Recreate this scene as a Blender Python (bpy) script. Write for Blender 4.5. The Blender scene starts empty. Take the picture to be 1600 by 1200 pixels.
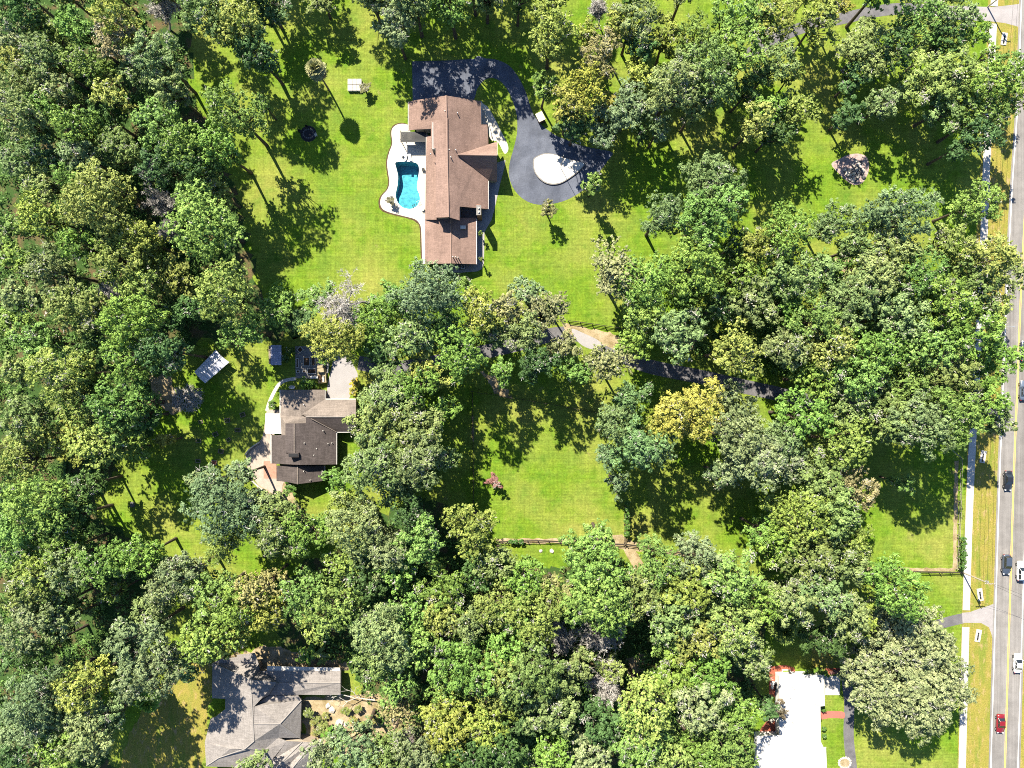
import bpy, bmesh, math, random
import numpy as np
from mathutils import Vector, Matrix
from mathutils.geometry import tessellate_polygon

C = bpy.context.scene.collection
SC = bpy.context.scene
# ------------------------------------------------------------------ camera, sky, sun
S, H = 0.15, 165.0
cam_d = bpy.data.cameras.new('camera'); cam = bpy.data.objects.new('camera', cam_d); C.objects.link(cam)
cam.location = (0, 0, H); cam.rotation_euler = (0, 0, 0)
cam_d.sensor_fit = 'HORIZONTAL'; cam_d.angle = 2*math.atan(120.0/H)
cam_d.clip_start = 1.0; cam_d.clip_end = 5000
SC.camera = cam

SUN_EL = math.radians(46.0)
SH = Vector((0.47, -0.883)); SH.normalize()          # the way shadows fall on the ground
wd = bpy.data.worlds.new('World'); SC.world = wd; wd.use_nodes = True
nt = wd.node_tree; nt.nodes.clear()
wo = nt.nodes.new('ShaderNodeOutputWorld'); bg = nt.nodes.new('ShaderNodeBackground')
sky = nt.nodes.new('ShaderNodeTexSky'); sky.sky_type = 'NISHITA'; sky.sun_disc = False
sky.ozone_density = 5.0; sky.dust_density = 0.3; sky.sun_elevation = SUN_EL; sky.sun_rotation = math.atan2(-SH.x, -SH.y)
nt.links.new(sky.outputs[0], bg.inputs[0]); nt.links.new(bg.outputs[0], wo.inputs[0])
bg.inputs[1].default_value = 0.075
sl = bpy.data.lights.new('sun', 'SUN'); sl.energy = 5.0; sl.angle = math.radians(0.5); sl.color = (1.0, 0.92, 0.76)
sun = bpy.data.objects.new('sun', sl); C.objects.link(sun); sun.location = (-60, 120, 200)
sun.rotation_euler = Vector((SH.x*math.cos(SUN_EL), SH.y*math.cos(SUN_EL), -math.sin(SUN_EL))).to_track_quat('-Z', 'Y').to_euler()
SC.view_settings.view_transform = 'Standard'; SC.view_settings.look = 'None'
SC.view_settings.gamma = 1.0; SC.view_settings.use_curve_mapping = False
SC.view_settings.exposure = 1.4
SC.cycles.use_denoising = False; SC.cycles.filter_width = 1.0; SC.cycles.max_bounces = 6; SC.cycles.diffuse_bounces = 1; SC.cycles.transparent_max_bounces = 8

# ------------------------------------------------------------------ helpers
def W(px, py, h=0.0):
    """the place in the world, at height h, of a spot measured in the photograph"""
    k = S*(H-h)/H
    return Vector(((px-800)*k, (600-py)*k, h))

ORG = {}
def tag(o, label=None, cat=None, group=None, kind=None):
    if label: o['label'] = label
    if cat: o['category'] = cat
    if group: o['group'] = group
    if kind: o['kind'] = kind
    return o

def thing(name, loc, label, cat, group=None):
    o = bpy.data.objects.new(name, None); C.objects.link(o)
    o.location = loc; o.empty_display_size = 0.5
    ORG[o.name] = Vector(loc)
    return tag(o, label, cat, group)

def link(name, me, parent=None, loc=(0, 0, 0)):
    o = bpy.data.objects.new(name, me); C.objects.link(o)
    if parent: o.parent = parent
    o.location = loc
    return o

class MB:
    """collects simple solids; build() links them as one mesh object"""
    def __init__(s): s.v = []; s.f = []; s.m = []; s.mi = 0
    def add(s, vs, fs):
        n = len(s.v); s.v += [tuple(v) for v in vs]
        for f in fs: s.f.append([i+n for i in f]); s.m.append(s.mi)
        return s
    def box(s, c, d, rz=0.0, taper=1.0):
        x, y, z = d[0]/2, d[1]/2, d[2]/2; co, si = math.cos(rz), math.sin(rz); vs = []
        for k, t in ((-1, 1), (1, taper)):
            for a, b in ((-1, -1), (1, -1), (1, 1), (-1, 1)):
                X, Y = a*x*t, b*y*t
                vs.append((c[0]+X*co-Y*si, c[1]+X*si+Y*co, c[2]+k*z))
        return s.add(vs, [(3, 2, 1, 0), (4, 5, 6, 7), (0, 1, 5, 4), (1, 2, 6, 5), (2, 3, 7, 6), (3, 0, 4, 7)])
    def prism(s, pts, z0, z1):
        n = len(pts); A = sum(pts[i][0]*pts[(i+1) % n][1]-pts[(i+1) % n][0]*pts[i][1] for i in range(n))
        if A < 0: pts = pts[::-1]
        vs = [(p[0], p[1], z0) for p in pts]+[(p[0], p[1], z1) for p in pts]
        return s.add(vs, [list(range(n))[::-1], list(range(n, 2*n))]+[(i, (i+1) % n, n+(i+1) % n, n+i) for i in range(n)])
    def slab3(s, pts, th):
        """a sloping polygon with thickness th (roof slopes)"""
        n = len(pts); A = sum(pts[i][0]*pts[(i+1) % n][1]-pts[(i+1) % n][0]*pts[i][1] for i in range(n))
        if A < 0: pts = pts[::-1]
        vs = [(p[0], p[1], p[2]-th) for p in pts]+[tuple(p) for p in pts]
        tri = tessellate_polygon([[Vector((p[0], p[1], 0)) for p in pts]])
        fs = []
        for t in tri:
            a, b, c = t
            ar = (pts[b][0]-pts[a][0])*(pts[c][1]-pts[a][1])-(pts[c][0]-pts[a][0])*(pts[b][1]-pts[a][1])
            if ar < 0: a, c = c, a
            fs.append((a+n, b+n, c+n)); fs.append((c, b, a))
        return s.add(vs, fs+[(i, (i+1) % n, n+(i+1) % n, n+i) for i in range(n)])
    def tube(s, P, R, n=6, cap=True):
        P = [Vector(p) for p in P]; rings = []
        for i, p in enumerate(P):
            d = (P[min(i+1, len(P)-1)]-P[max(i-1, 0)]).normalized()
            u = d.cross(Vector((0.31, 0.95, 0.05))); u = u.normalized() if u.length > 1e-4 else Vector((1, 0, 0)); w = d.cross(u)
            rings.append([p+(u*math.cos(2*math.pi*k/n)+w*math.sin(2*math.pi*k/n))*R[i] for k in range(n)])
        vs = [v for r in rings for v in r]; fs = []
        for i in range(len(P)-1):
            for k in range(n):
                fs.append((i*n+k, i*n+(k+1) % n, (i+1)*n+(k+1) % n, (i+1)*n+k))
        if cap: fs += [tuple(range(n))[::-1], tuple(range((len(P)-1)*n, len(P)*n))]
        return s.add(vs, fs)
    def lathe(s, c, prof, n=12):
        vs = []; fs = []
        for r, z in prof:
            for k in range(n): vs.append((c[0]+r*math.cos(2*math.pi*k/n), c[1]+r*math.sin(2*math.pi*k/n), c[2]+z))
        for i in range(len(prof)-1):
            for k in range(n): fs.append((i*n+k, i*n+(k+1) % n, (i+1)*n+(k+1) % n, (i+1)*n+k))
        fs.append(tuple(range((len(prof)-1)*n, len(prof)*n))); fs.append(tuple(range(n))[::-1])
        return s.add(vs, fs)
    def rock(s, c, r, rng, flat=0.7):
        a = [rng.uniform(0.75, 1.15) for _ in range(14)]
        vs = [(c[0], c[1], c[2]+r*flat*a[0])]
        for j, (rr, z) in enumerate(((0.75, 0.62), (1.0, 0.0))):
            for k in range(6):
                t = 2*math.pi*(k+0.5*j)/6; q = a[1+j*6+k]
                vs.append((c[0]+r*rr*q*math.cos(t), c[1]+r*rr*q*math.sin(t), c[2]+r*flat*z*q))
        fs = [(0, 1+k, 1+(k+1) % 6) for k in range(6)]
        for k in range(6):
            fs.append((1+k, 7+k, 1+(k+1) % 6)); fs.append((1+(k+1) % 6, 7+k, 7+(k+1) % 6))
        return s.add(vs, fs)
    def mesh(s, name, mats, org=None, smooth=False):
        o = Vector(org) if org is not None else Vector((0, 0, 0))
        me = bpy.data.meshes.new(name)
        me.from_pydata([(v[0]-o.x, v[1]-o.y, v[2]-o.z) for v in s.v], [], s.f)
        for m in (mats if isinstance(mats, (list, tuple)) else [mats]): me.materials.append(m)
        if s.mi or any(s.m): me.polygons.foreach_set('material_index', s.m)
        if smooth: me.polygons.foreach_set('use_smooth', [True]*len(s.f))
        me.update(); return me
    def build(s, name, mats, parent=None, smooth=False, org=None):
        if org is None: org = ORG[parent.name] if parent is not None else Vector((0, 0, 0))
        me = s.mesh(name, mats, org, smooth)
        o = link(name, me, parent)
        if parent is not None: ORG[o.name] = Vector(org)
        return o

def np_mesh(name, v, quads, mats, mi=None, attr=None):
    me = bpy.data.meshes.new(name); n, m = len(v), len(quads)
    me.vertices.add(n); me.vertices.foreach_set('co', np.asarray(v, np.float32).ravel())
    me.loops.add(m*4); me.loops.foreach_set('vertex_index', np.asarray(quads, np.int32).ravel())
    me.polygons.add(m); me.polygons.foreach_set('loop_start', np.arange(0, m*4, 4, dtype=np.int32))
    for k in mats: me.materials.append(k)
    if mi is not None: me.polygons.foreach_set('material_index', np.asarray(mi, np.int32))
    if attr is not None:
        a = me.attributes.new('v', 'FLOAT', 'FACE'); a.data.foreach_set('value', np.asarray(attr, np.float32))
    me.update(calc_edges=True); me.validate(); return me

def smooth_poly(pts, n=6, closed=True):
    """Catmull-Rom through the points"""
    out = []; N = len(pts)
    for i in range(N if closed else N-1):
        if closed: p = [pts[(i+k-1) % N] for k in range(4)]
        else: p = [pts[max(0, min(N-1, i+k-1))] for k in range(4)]
        for j in range(n):
            t = j/n
            out.append(tuple(0.5*((2*p[1][c])+(-p[0][c]+p[2][c])*t+(2*p[0][c]-5*p[1][c]+4*p[2][c]-p[3][c])*t*t+(-p[0][c]+3*p[1][c]-3*p[2][c]+p[3][c])*t**3) for c in range(2)))
    if not closed: out.append(tuple(pts[-1]))
    return out

def rough(pts, amp, step, seed=1):
    """breaks straight edges up into an uneven outline"""
    rng = random.Random(seed); out = []
    for i, p in enumerate(pts):
        q = pts[(i+1) % len(pts)]; L = math.hypot(q[0]-p[0], q[1]-p[1]); k = max(1, int(L/step))
        for j in range(k):
            t = j/k; out.append((p[0]+(q[0]-p[0])*t+rng.uniform(-amp, amp), p[1]+(q[1]-p[1])*t+rng.uniform(-amp, amp)))
    return out

def PX(pts, h=0): return [W(p[0], p[1], h) for p in pts]

def sheet(name, pts, z, mat, holes=(), kind='structure', parent=None):
    """a flat sheet on the ground; pts in world metres"""
    loops = [[Vector((p[0], p[1], 0)) for p in pts]]+[[Vector((p[0], p[1], 0)) for p in h] for h in holes]
    tri = tessellate_polygon(loops); flat = [p for l in loops for p in l]
    fs = []
    for a, b, c in tri:
        A, B, D = flat[a], flat[b], flat[c]
        if (B.x-A.x)*(D.y-A.y)-(D.x-A.x)*(B.y-A.y) < 0: a, c = c, a
        fs.append((a, b, c))
    me = bpy.data.meshes.new(name); me.from_pydata([(p.x, p.y, z) for p in flat], [], fs); me.materials.append(mat); me.update()
    o = link(name, me, parent)
    if parent is None: tag(o, kind=kind)
    return o

def ribbon(L, w0, w1, n=8):
    """strip along a pixel polyline, between offsets w0 and w1 (pixels, to the right of travel)"""
    P = smooth_poly(L, n, closed=False); a = []; b = []
    for i, p in enumerate(P):
        q0 = P[max(0, i-1)]; q1 = P[min(len(P)-1, i+1)]; dx, dy = q1[0]-q0[0], q1[1]-q0[1]; l = math.hypot(dx, dy)
        nx, ny = -dy/l, dx/l
        a.append((p[0]+nx*w0, p[1]+ny*w0)); b.append((p[0]+nx*w1, p[1]+ny*w1))
    return a+b[::-1]

# ------------------------------------------------------------------ materials
def mat(name, col, rough_=0.85, spec=0.3, metal=0.0, var=0.0, scale=1.0, col2=None, bump=0.0, bscale=20.0, detail=5, thr=(0.35, 0.65), extra=None):
    m = bpy.data.materials.new(name); m.use_nodes = True; n = m.node_tree; b = n.nodes['Principled BSDF']
    b.inputs['Roughness'].default_value = rough_; b.inputs['Specular IOR Level'].default_value = spec; b.inputs['Metallic'].default_value = metal
    b.inputs['Base Color'].default_value = (*col, 1)
    if var or col2 or bump or extra:
        geo = n.nodes.new('ShaderNodeNewGeometry'); pos = geo.outputs['Position']
        last = None
        if col2 is not None or var:
            no = n.nodes.new('ShaderNodeTexNoise'); no.inputs['Scale'].default_value = scale; no.inputs['Detail'].default_value = detail; no.inputs['Roughness'].default_value = 0.65
            n.links.new(pos, no.inputs['Vector'])
            r = n.nodes.new('ShaderNodeValToRGB'); c2 = col2 if col2 is not None else tuple(c*(1-var) for c in col)
            c1 = col if col2 is not None else tuple(min(1, c*(1+var)) for c in col)
            r.color_ramp.elements[0].position = thr[0]; r.color_ramp.elements[0].color = (*c2, 1)
            r.color_ramp.elements[1].position = thr[1]; r.color_ramp.elements[1].color = (*c1, 1)
            n.links.new(no.outputs['Fac'], r.inputs[0]); last = r.outputs[0]
            # a finer grain on top
            n2 = n.nodes.new('ShaderNodeTexNoise'); n2.inputs['Scale'].default_value = scale*9+2.2; n2.inputs['Detail'].default_value = 3
            n.links.new(pos, n2.inputs['Vector'])
            mp = n.nodes.new('ShaderNodeMapRange'); mp.inputs[1].default_value = 0.3; mp.inputs[2].default_value = 0.7; mp.inputs[3].default_value = 1-max(var, 0.12); mp.inputs[4].default_value = 1+max(var, 0.12)
            n.links.new(n2.outputs['Fac'], mp.inputs[0])
            mu = n.nodes.new('ShaderNodeMix'); mu.data_type = 'RGBA'; mu.blend_type = 'MULTIPLY'; mu.inputs[0].default_value = 1
            n.links.new(last, mu.inputs[6]); n.links.new(mp.outputs[0], mu.inputs[7]); last = mu.outputs[2]
        if extra: last = extra(n, pos, last)
        if last is not None: n.links.new(last, b.inputs['Base Color'])
        if bump:
            nb = n.nodes.new('ShaderNodeTexNoise'); nb.inputs['Scale'].default_value = bscale; nb.inputs['Detail'].default_value = 4
            n.links.new(pos, nb.inputs['Vector'])
            bp = n.nodes.new('ShaderNodeBump'); bp.inputs['Strength'].default_value = bump; bp.inputs['Distance'].default_value = 0.1
            n.links.new(nb.outputs['Fac'], bp.inputs['Height']); n.links.new(bp.outputs[0], b.inputs['Normal'])
    return m

def nmul(n, a, val_socket, fac=1.0):
    mu = n.nodes.new('ShaderNodeMix'); mu.data_type = 'RGBA'; mu.blend_type = 'MULTIPLY'; mu.inputs[0].default_value = fac
    n.links.new(a, mu.inputs[6]); n.links.new(val_socket, mu.inputs[7]); return mu.outputs[2]
def nmix(n, a, colr, fac_socket):
    mu = n.nodes.new('ShaderNodeMix'); mu.data_type = 'RGBA'
    n.links.new(fac_socket, mu.inputs[0]); n.links.new(a, mu.inputs[6]); mu.inputs[7].default_value = (*colr, 1); return mu.outputs[2]
def nnoise(n, pos, scale, lo, hi, o0=0.0, o1=1.0, detail=4, stretch=None, rough_=0.6):
    if stretch:
        mp = n.nodes.new('ShaderNodeMapping'); mp.inputs['Scale'].default_value = stretch; n.links.new(pos, mp.inputs['Vector']); pos = mp.outputs[0]
    no = n.nodes.new('ShaderNodeTexNoise'); no.inputs['Scale'].default_value = scale; no.inputs['Detail'].default_value = detail; no.inputs['Roughness'].default_value = rough_
    n.links.new(pos, no.inputs['Vector'])
    r = n.nodes.new('ShaderNodeMapRange'); r.inputs[1].default_value = lo; r.inputs[2].default_value = hi; r.inputs[3].default_value = o0; r.inputs[4].default_value = o1
    n.links.new(no.outputs['Fac'], r.inputs[0]); return r.outputs[0]

def lawn_extra(n, pos, last):
    last = nmix(n, last, (0.255, 0.250, 0.062), nnoise(n, pos, 0.075, 0.42, 0.68, 0, 0.95, 7))       # dry, yellower ground
    last = nmix(n, last, (0.066, 0.160, 0.014), nnoise(n, pos, 0.15, 0.52, 0.72, 0, 0.85, 6))         # lush spots
    last = nmix(n, last, (0.26, 0.20, 0.10), nnoise(n, pos, 0.21, 0.66, 0.76, 0, 0.75, 7))          # worn, thin spots
    last = nmul(n, last, nnoise(n, pos, 1.0, 0.3, 0.7, 0.86, 1.12, 2, (0.07, 2.1, 1)))                # mowing passes one way
    last = nmul(n, last, nnoise(n, pos, 1.0, 0.3, 0.7, 0.90, 1.10, 2, (2.1, 0.09, 1)))               # and the other
    last = nmul(n, last, nnoise(n, pos, 2.6, 0.25, 0.75, 0.66, 1.32, 5))
    return nmul(n, last, nnoise(n, pos, 0.9, 0.3, 0.7, 0.85, 1.15, 3))
def road_extra(n, pos, last):
    last = nmul(n, last, nnoise(n, pos, 1.0, 0.35, 0.65, 0.74, 1.12, 3, (1.1, 0.02, 1)))
    return nmul(n, last, nnoise(n, pos, 0.35, 0.3, 0.7, 0.85, 1.1, 5))
def drive_extra(n, pos, last):
    last = nmul(n, last, nnoise(n, pos, 0.22, 0.3, 0.7, 0.72, 1.22, 5, (1.0, 0.45, 1)))
    last = nmul(n, last, nnoise(n, pos, 0.09, 0.35, 0.65, 0.85, 1.12, 3))
    return nmul(n, last, nnoise(n, pos, 4.0, 0.3, 0.7, 0.9, 1.1, 3))
def shingle_extra(amount, wear):
    def f(n, pos, last):
        last = nmul(n, last, nnoise(n, pos, 1.0, 0.3, 0.7, 1-amount, 1+amount, 3, (0.35, 3.5, 2.5)))
        last = nmul(n, last, nnoise(n, pos, 1.0, 0.3, 0.7, 1-amount*0.8, 1+amount*0.8, 3, (3.5, 0.35, 2.5)))
        last = nmul(n, last, nnoise(n, pos, 0.22, 0.35, 0.7, 1-wear, 1+wear*0.6, 5))
        return nmul(n, last, nnoise(n, pos, 7.0, 0.3, 0.7, 0.8, 1.18, 2))
    return f
def verge_extra(n, pos, last):
    last = nmix(n, last, (0.15, 0.19, 0.03), nnoise(n, pos, 0.5, 0.5, 0.62, 0, 0.85, 5, (1.0, 0.14, 1)))
    last = nmix(n, last, (0.36, 0.25, 0.13), nnoise(n, pos, 0.9, 0.55, 0.68, 0, 0.8, 6, (1.4, 0.5, 1)))
    return nmul(n, last, nnoise(n, pos, 3.5, 0.3, 0.7, 0.7, 1.25, 4))

M = {}
M['lawn'] = mat('lawn_grass', (0.145, 0.222, 0.020), 0.95, 0.03, col2=(0.092, 0.178, 0.016), scale=0.35, var=0.1, bump=0.5, bscale=5, extra=lawn_extra)
M['floor'] = mat('leaf_litter', (0.115, 0.085, 0.042), 0.95, 0.1, col2=(0.040, 0.080, 0.020), scale=0.28, var=0.25, bump=0.6, bscale=4, thr=(0.48, 0.62))
M['sand'] = mat('bare_sandy_soil', (0.40, 0.32, 0.21), 0.95, 0.1, col2=(0.20, 0.155, 0.075), scale=0.45, var=0.25, bump=0.5, bscale=4, detail=7)
M['verge'] = mat('dry_verge_grass', (0.27, 0.22, 0.055), 0.95, 0.1, col2=(0.20, 0.20, 0.035), scale=0.45, var=0.15, bump=0.5, bscale=5, extra=verge_extra)
M['mulch'] = mat('brown_mulch', (0.085, 0.055, 0.035), 0.95, 0.1, var=0.35, scale=1.6, bump=0.6, bscale=6)
M['palemulch'] = mat('pale_pink_mulch', (0.36, 0.27, 0.25), 0.95, 0.1, var=0.25, scale=1.3, bump=0.5, bscale=6)
M['road'] = mat('worn_grey_asphalt', (0.22, 0.207, 0.198), 0.9, 0.2, var=0.07, scale=0.5, bump=0.25, bscale=9, extra=road_extra)
M['drive'] = mat('dark_sealed_asphalt', (0.128, 0.141, 0.180), 0.85, 0.15, col2=(0.070, 0.079, 0.106), scale=0.16, var=0.12, bump=0.25, bscale=9, extra=drive_extra)
M['olddrive'] = mat('old_asphalt', (0.15, 0.145, 0.15), 0.9, 0.25, col2=(0.095, 0.092, 0.1), scale=0.5, var=0.2, bump=0.3, bscale=7)
M['concrete'] = mat('pale_concrete', (0.46, 0.44, 0.41), 0.85, 0.25, var=0.07, scale=0.6, bump=0.15, bscale=9)
M['apron'] = mat('grey_concrete', (0.29, 0.27, 0.27), 0.85, 0.25, var=0.1, scale=0.5, bump=0.2, bscale=8)
M['warmconc'] = mat('warm_grey_concrete', (0.30, 0.285, 0.285), 0.85, 0.25, var=0.06, scale=0.4, bump=0.2, bscale=8)
M['deck'] = mat('cream_deck_stone', (0.50, 0.465, 0.40), 0.8, 0.3, var=0.06, scale=0.7, bump=0.12, bscale=9)
M['patio'] = mat('cream_pavers', (0.36, 0.30, 0.255), 0.85, 0.25, var=0.13, scale=1.4, bump=0.2, bscale=6)
M['terracotta'] = mat('terracotta_tiles', (0.36, 0.20, 0.145), 0.85, 0.25, var=0.14, scale=1.8, bump=0.2, bscale=6)
M['redbrick'] = mat('red_brick_paving', (0.30, 0.09, 0.055), 0.85, 0.25, var=0.22, scale=1.5, bump=0.25, bscale=7)
M['redwalk'] = mat('red_painted_walk', (0.42, 0.125, 0.095), 0.8, 0.3, var=0.08, scale=0.9)
M['gravel'] = mat('white_stone_gravel', (0.62, 0.59, 0.54), 0.9, 0.25, var=0.1, scale=2.2, bump=0.5, bscale=7)
M['edging'] = mat('grey_edging_stone', (0.20, 0.19, 0.18), 0.9, 0.2, var=0.15, scale=2)
M['whiteline'] = mat('white_road_paint', (0.78, 0.78, 0.75), 0.7, 0.3, var=0.1, scale=1.1)
M['yellowline'] = mat('yellow_road_paint', (0.66, 0.50, 0.10), 0.7, 0.3, var=0.12, scale=1.1)
M['roofA'] = mat('rose_brown_shingles', (0.235, 0.158, 0.132), 0.9, 0.2, var=0.05, scale=0.5, bump=0.3, bscale=5, extra=shingle_extra(0.13, 0.2))
M['roofB'] = mat('dark_brown_shingles', (0.082, 0.068, 0.066), 0.9, 0.2, var=0.07, scale=0.5, bump=0.3, bscale=5, extra=shingle_extra(0.2, 0.25))
M['roofB2'] = mat('tan_brown_shingles', (0.20, 0.168, 0.148), 0.9, 0.2, var=0.07, scale=0.5, bump=0.3, bscale=5, extra=shingle_extra(0.16, 0.2))
M['roofC'] = mat('grey_shingles', (0.235, 0.215, 0.205), 0.9, 0.2, var=0.05, scale=0.6, bump=0.35, bscale=4, extra=shingle_extra(0.16, 0.12))
M['roofD'] = mat('white_metal_roof', (0.50, 0.485, 0.465), 0.6, 0.3, var=0.06, scale=0.4)
M['ridgeA'] = mat('rose_ridge_shingles', (0.28, 0.19, 0.158), 0.9, 0.2, var=0.08, scale=2)
M['ridgeC'] = mat('grey_ridge_shingles', (0.27, 0.25, 0.24), 0.9, 0.2, var=0.1, scale=2)
M['gutter'] = mat('white_gutter', (0.7, 0.69, 0.66), 0.5, 0.4)
M['sidingA'] = mat('grey_siding', (0.30, 0.28, 0.26), 0.8, 0.3, var=0.08, scale=1.5)
M['sidingB'] = mat('tan_siding', (0.34, 0.28, 0.22), 0.8, 0.3, var=0.08, scale=1.5)
M['brickwall'] = mat('brown_brick_wall', (0.24, 0.14, 0.105), 0.9, 0.2, var=0.2, scale=3)
M['white'] = mat('white_paint', (0.78, 0.77, 0.74), 0.6, 0.35, var=0.03, scale=1)
M['offwhite'] = mat('weathered_white', (0.55, 0.53, 0.49), 0.8, 0.25, var=0.12, scale=1.4)
M['glass'] = mat('window_glass', (0.02, 0.025, 0.03), 0.06, 0.6)
M['black'] = mat('black_metal', (0.015, 0.015, 0.017), 0.5, 0.4)
M['darkwood'] = mat('dark_stained_board', (0.045, 0.036, 0.032), 0.85, 0.25, var=0.25, scale=3)
M['wood'] = mat('grey_weathered_wood', (0.22, 0.18, 0.14), 0.9, 0.2, var=0.2, scale=3)
M['brownwood'] = mat('brown_board', (0.14, 0.085, 0.05), 0.9, 0.2, var=0.2, scale=3)
M['pole'] = mat('pale_pole_wood', (0.36, 0.32, 0.27), 0.9, 0.2, var=0.15, scale=3)
M['metal'] = mat('galvanised_metal', (0.45, 0.46, 0.47), 0.45, 0.5, 0.6, var=0.1, scale=2)
M['bluemetal'] = mat('blue_grey_sheet_metal', (0.30, 0.32, 0.44), 0.5, 0.4, 0.1, var=0.08, scale=1.5)
M['canvas'] = mat('pale_blue_canopy_metal', (0.55, 0.57, 0.66), 0.55, 0.35, var=0.06, scale=1.2)
M['stone'] = mat('dark_ring_stone', (0.10, 0.10, 0.105), 0.9, 0.2, var=0.3, scale=3)
M['palestone'] = mat('pale_fieldstone', (0.50, 0.46, 0.40), 0.9, 0.2, var=0.2, scale=2.5)
M['ash'] = mat('fire_ash', (0.03, 0.03, 0.035), 0.95, 0.1, var=0.4, scale=4)
M['bark'] = mat('oak_bark', (0.095, 0.075, 0.06), 0.95, 0.1, var=0.3, scale=3, bump=0.6, bscale=8)
M['barkpale'] = mat('silver_bark', (0.36, 0.33, 0.31), 0.95, 0.1, var=0.2, scale=3, bump=0.5, bscale=8)
M['barkpalm'] = mat('palm_bark', (0.17, 0.14, 0.115), 0.95, 0.1, var=0.3, scale=4)
M['twig'] = mat('grey_dead_twig', (0.46, 0.44, 0.41), 0.95, 0.1, var=0.2, scale=2)
M['moss'] = mat('spanish_moss', (0.36, 0.35, 0.29), 0.95, 0.1, var=0.25, scale=1.5)
M['tyre'] = mat('tyre_rubber', (0.012, 0.012, 0.013), 0.8, 0.3)
M['rim'] = mat('alloy_rim', (0.5, 0.5, 0.52), 0.35, 0.5, 0.7)
M['lens'] = mat('headlamp_lens', (0.7, 0.72, 0.75), 0.15, 0.6)
M['redlens'] = mat('tail_lamp_lens', (0.35, 0.01, 0.01), 0.2, 0.6)
M['pooltile'] = mat('pool_plaster', (0.120, 0.330, 0.380), 0.7, 0.3, var=0.32, scale=1.3)
M['pinkleaf'] = mat('plum_leaf', (0.16, 0.075, 0.07), 0.8, 0.2, var=0.3, scale=2)

def paint(name, c): 
    m = mat(name, c, 0.28, 0.5); m.node_tree.nodes['Principled BSDF'].inputs['Coat Weight'].default_value = 0.5; return m

def leaf_material(name, transl=0.07):
    m = bpy.data.materials.new(name); m.use_nodes = True; n = m.node_tree; n.nodes.clear()
    out = n.nodes.new('ShaderNodeOutputMaterial'); oi = n.nodes.new('ShaderNodeObjectInfo'); at = n.nodes.new('ShaderNodeAttribute'); at.attribute_name = 'v'
    lo = n.nodes.new('ShaderNodeMix'); lo.data_type = 'RGBA'; lo.blend_type = 'MULTIPLY'; lo.inputs[0].default_value = 1; lo.inputs[7].default_value = (0.44, 0.54, 0.52, 1)
    hi = n.nodes.new('ShaderNodeMix'); hi.data_type = 'RGBA'; hi.blend_type = 'MULTIPLY'; hi.inputs[0].default_value = 1; hi.inputs[7].default_value = (2.15, 1.90, 2.05, 1)
    n.links.new(oi.outputs['Color'], lo.inputs[6]); n.links.new(oi.outputs['Color'], hi.inputs[6])
    mx = n.nodes.new('ShaderNodeMix'); mx.data_type = 'RGBA'
    n.links.new(at.outputs['Fac'], mx.inputs[0]); n.links.new(lo.outputs[2], mx.inputs[6]); n.links.new(hi.outputs[2], mx.inputs[7])
    pb = n.nodes.new('ShaderNodeBsdfPrincipled'); pb.inputs['Roughness'].default_value = 0.6; pb.inputs['Specular IOR Level'].default_value = 0.2
    tr = n.nodes.new('ShaderNodeBsdfTranslucent'); ym = n.nodes.new('ShaderNodeMix'); ym.data_type = 'RGBA'; ym.blend_type = 'MULTIPLY'; ym.inputs[0].default_value = 1; ym.inputs[7].default_value = (1.0, 1.25, 0.6, 1)
    n.links.new(mx.outputs[2], pb.inputs['Base Color']); n.links.new(mx.outputs[2], ym.inputs[6]); n.links.new(ym.outputs[2], tr.inputs[0])
    ms = n.nodes.new('ShaderNodeMixShader'); ms.inputs[0].default_value = transl
    n.links.new(pb.outputs[0], ms.inputs[1]); n.links.new(tr.outputs[0], ms.inputs[2]); n.links.new(ms.outputs[0], out.inputs[0])
    return m
M['leaf'] = leaf_material('tree_foliage')
def water_material():
    m = bpy.data.materials.new('pool_water'); m.use_nodes = True; n = m.node_tree; n.nodes.clear()
    out = n.nodes.new('ShaderNodeOutputMaterial'); tp = n.nodes.new('ShaderNodeBsdfTransparent'); tp.inputs[0].default_value = (0.62, 0.9, 0.95, 1)
    gl = n.nodes.new('ShaderNodeBsdfGlossy'); gl.inputs['Roughness'].default_value = 0.05
    fr = n.nodes.new('ShaderNodeFresnel'); fr.inputs[0].default_value = 1.33; ms = n.nodes.new('ShaderNodeMixShader')
    geo = n.nodes.new('ShaderNodeNewGeometry'); no = n.nodes.new('ShaderNodeTexNoise'); no.inputs['Scale'].default_value = 2.2; bp = n.nodes.new('ShaderNodeBump'); bp.inputs['Strength'].default_value = 0.3
    n.links.new(geo.outputs['Position'], no.inputs['Vector']); n.links.new(no.outputs['Fac'], bp.inputs['Height']); n.links.new(bp.outputs[0], gl.inputs['Normal']); n.links.new(bp.outputs[0], fr.inputs['Normal'])
    n.links.new(fr.outputs[0], ms.inputs[0]); n.links.new(tp.outputs[0], ms.inputs[1]); n.links.new(gl.outputs[0], ms.inputs[2]); n.links.new(ms.outputs[0], out.inputs[0])
    return m
M['water'] = water_material()
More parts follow.
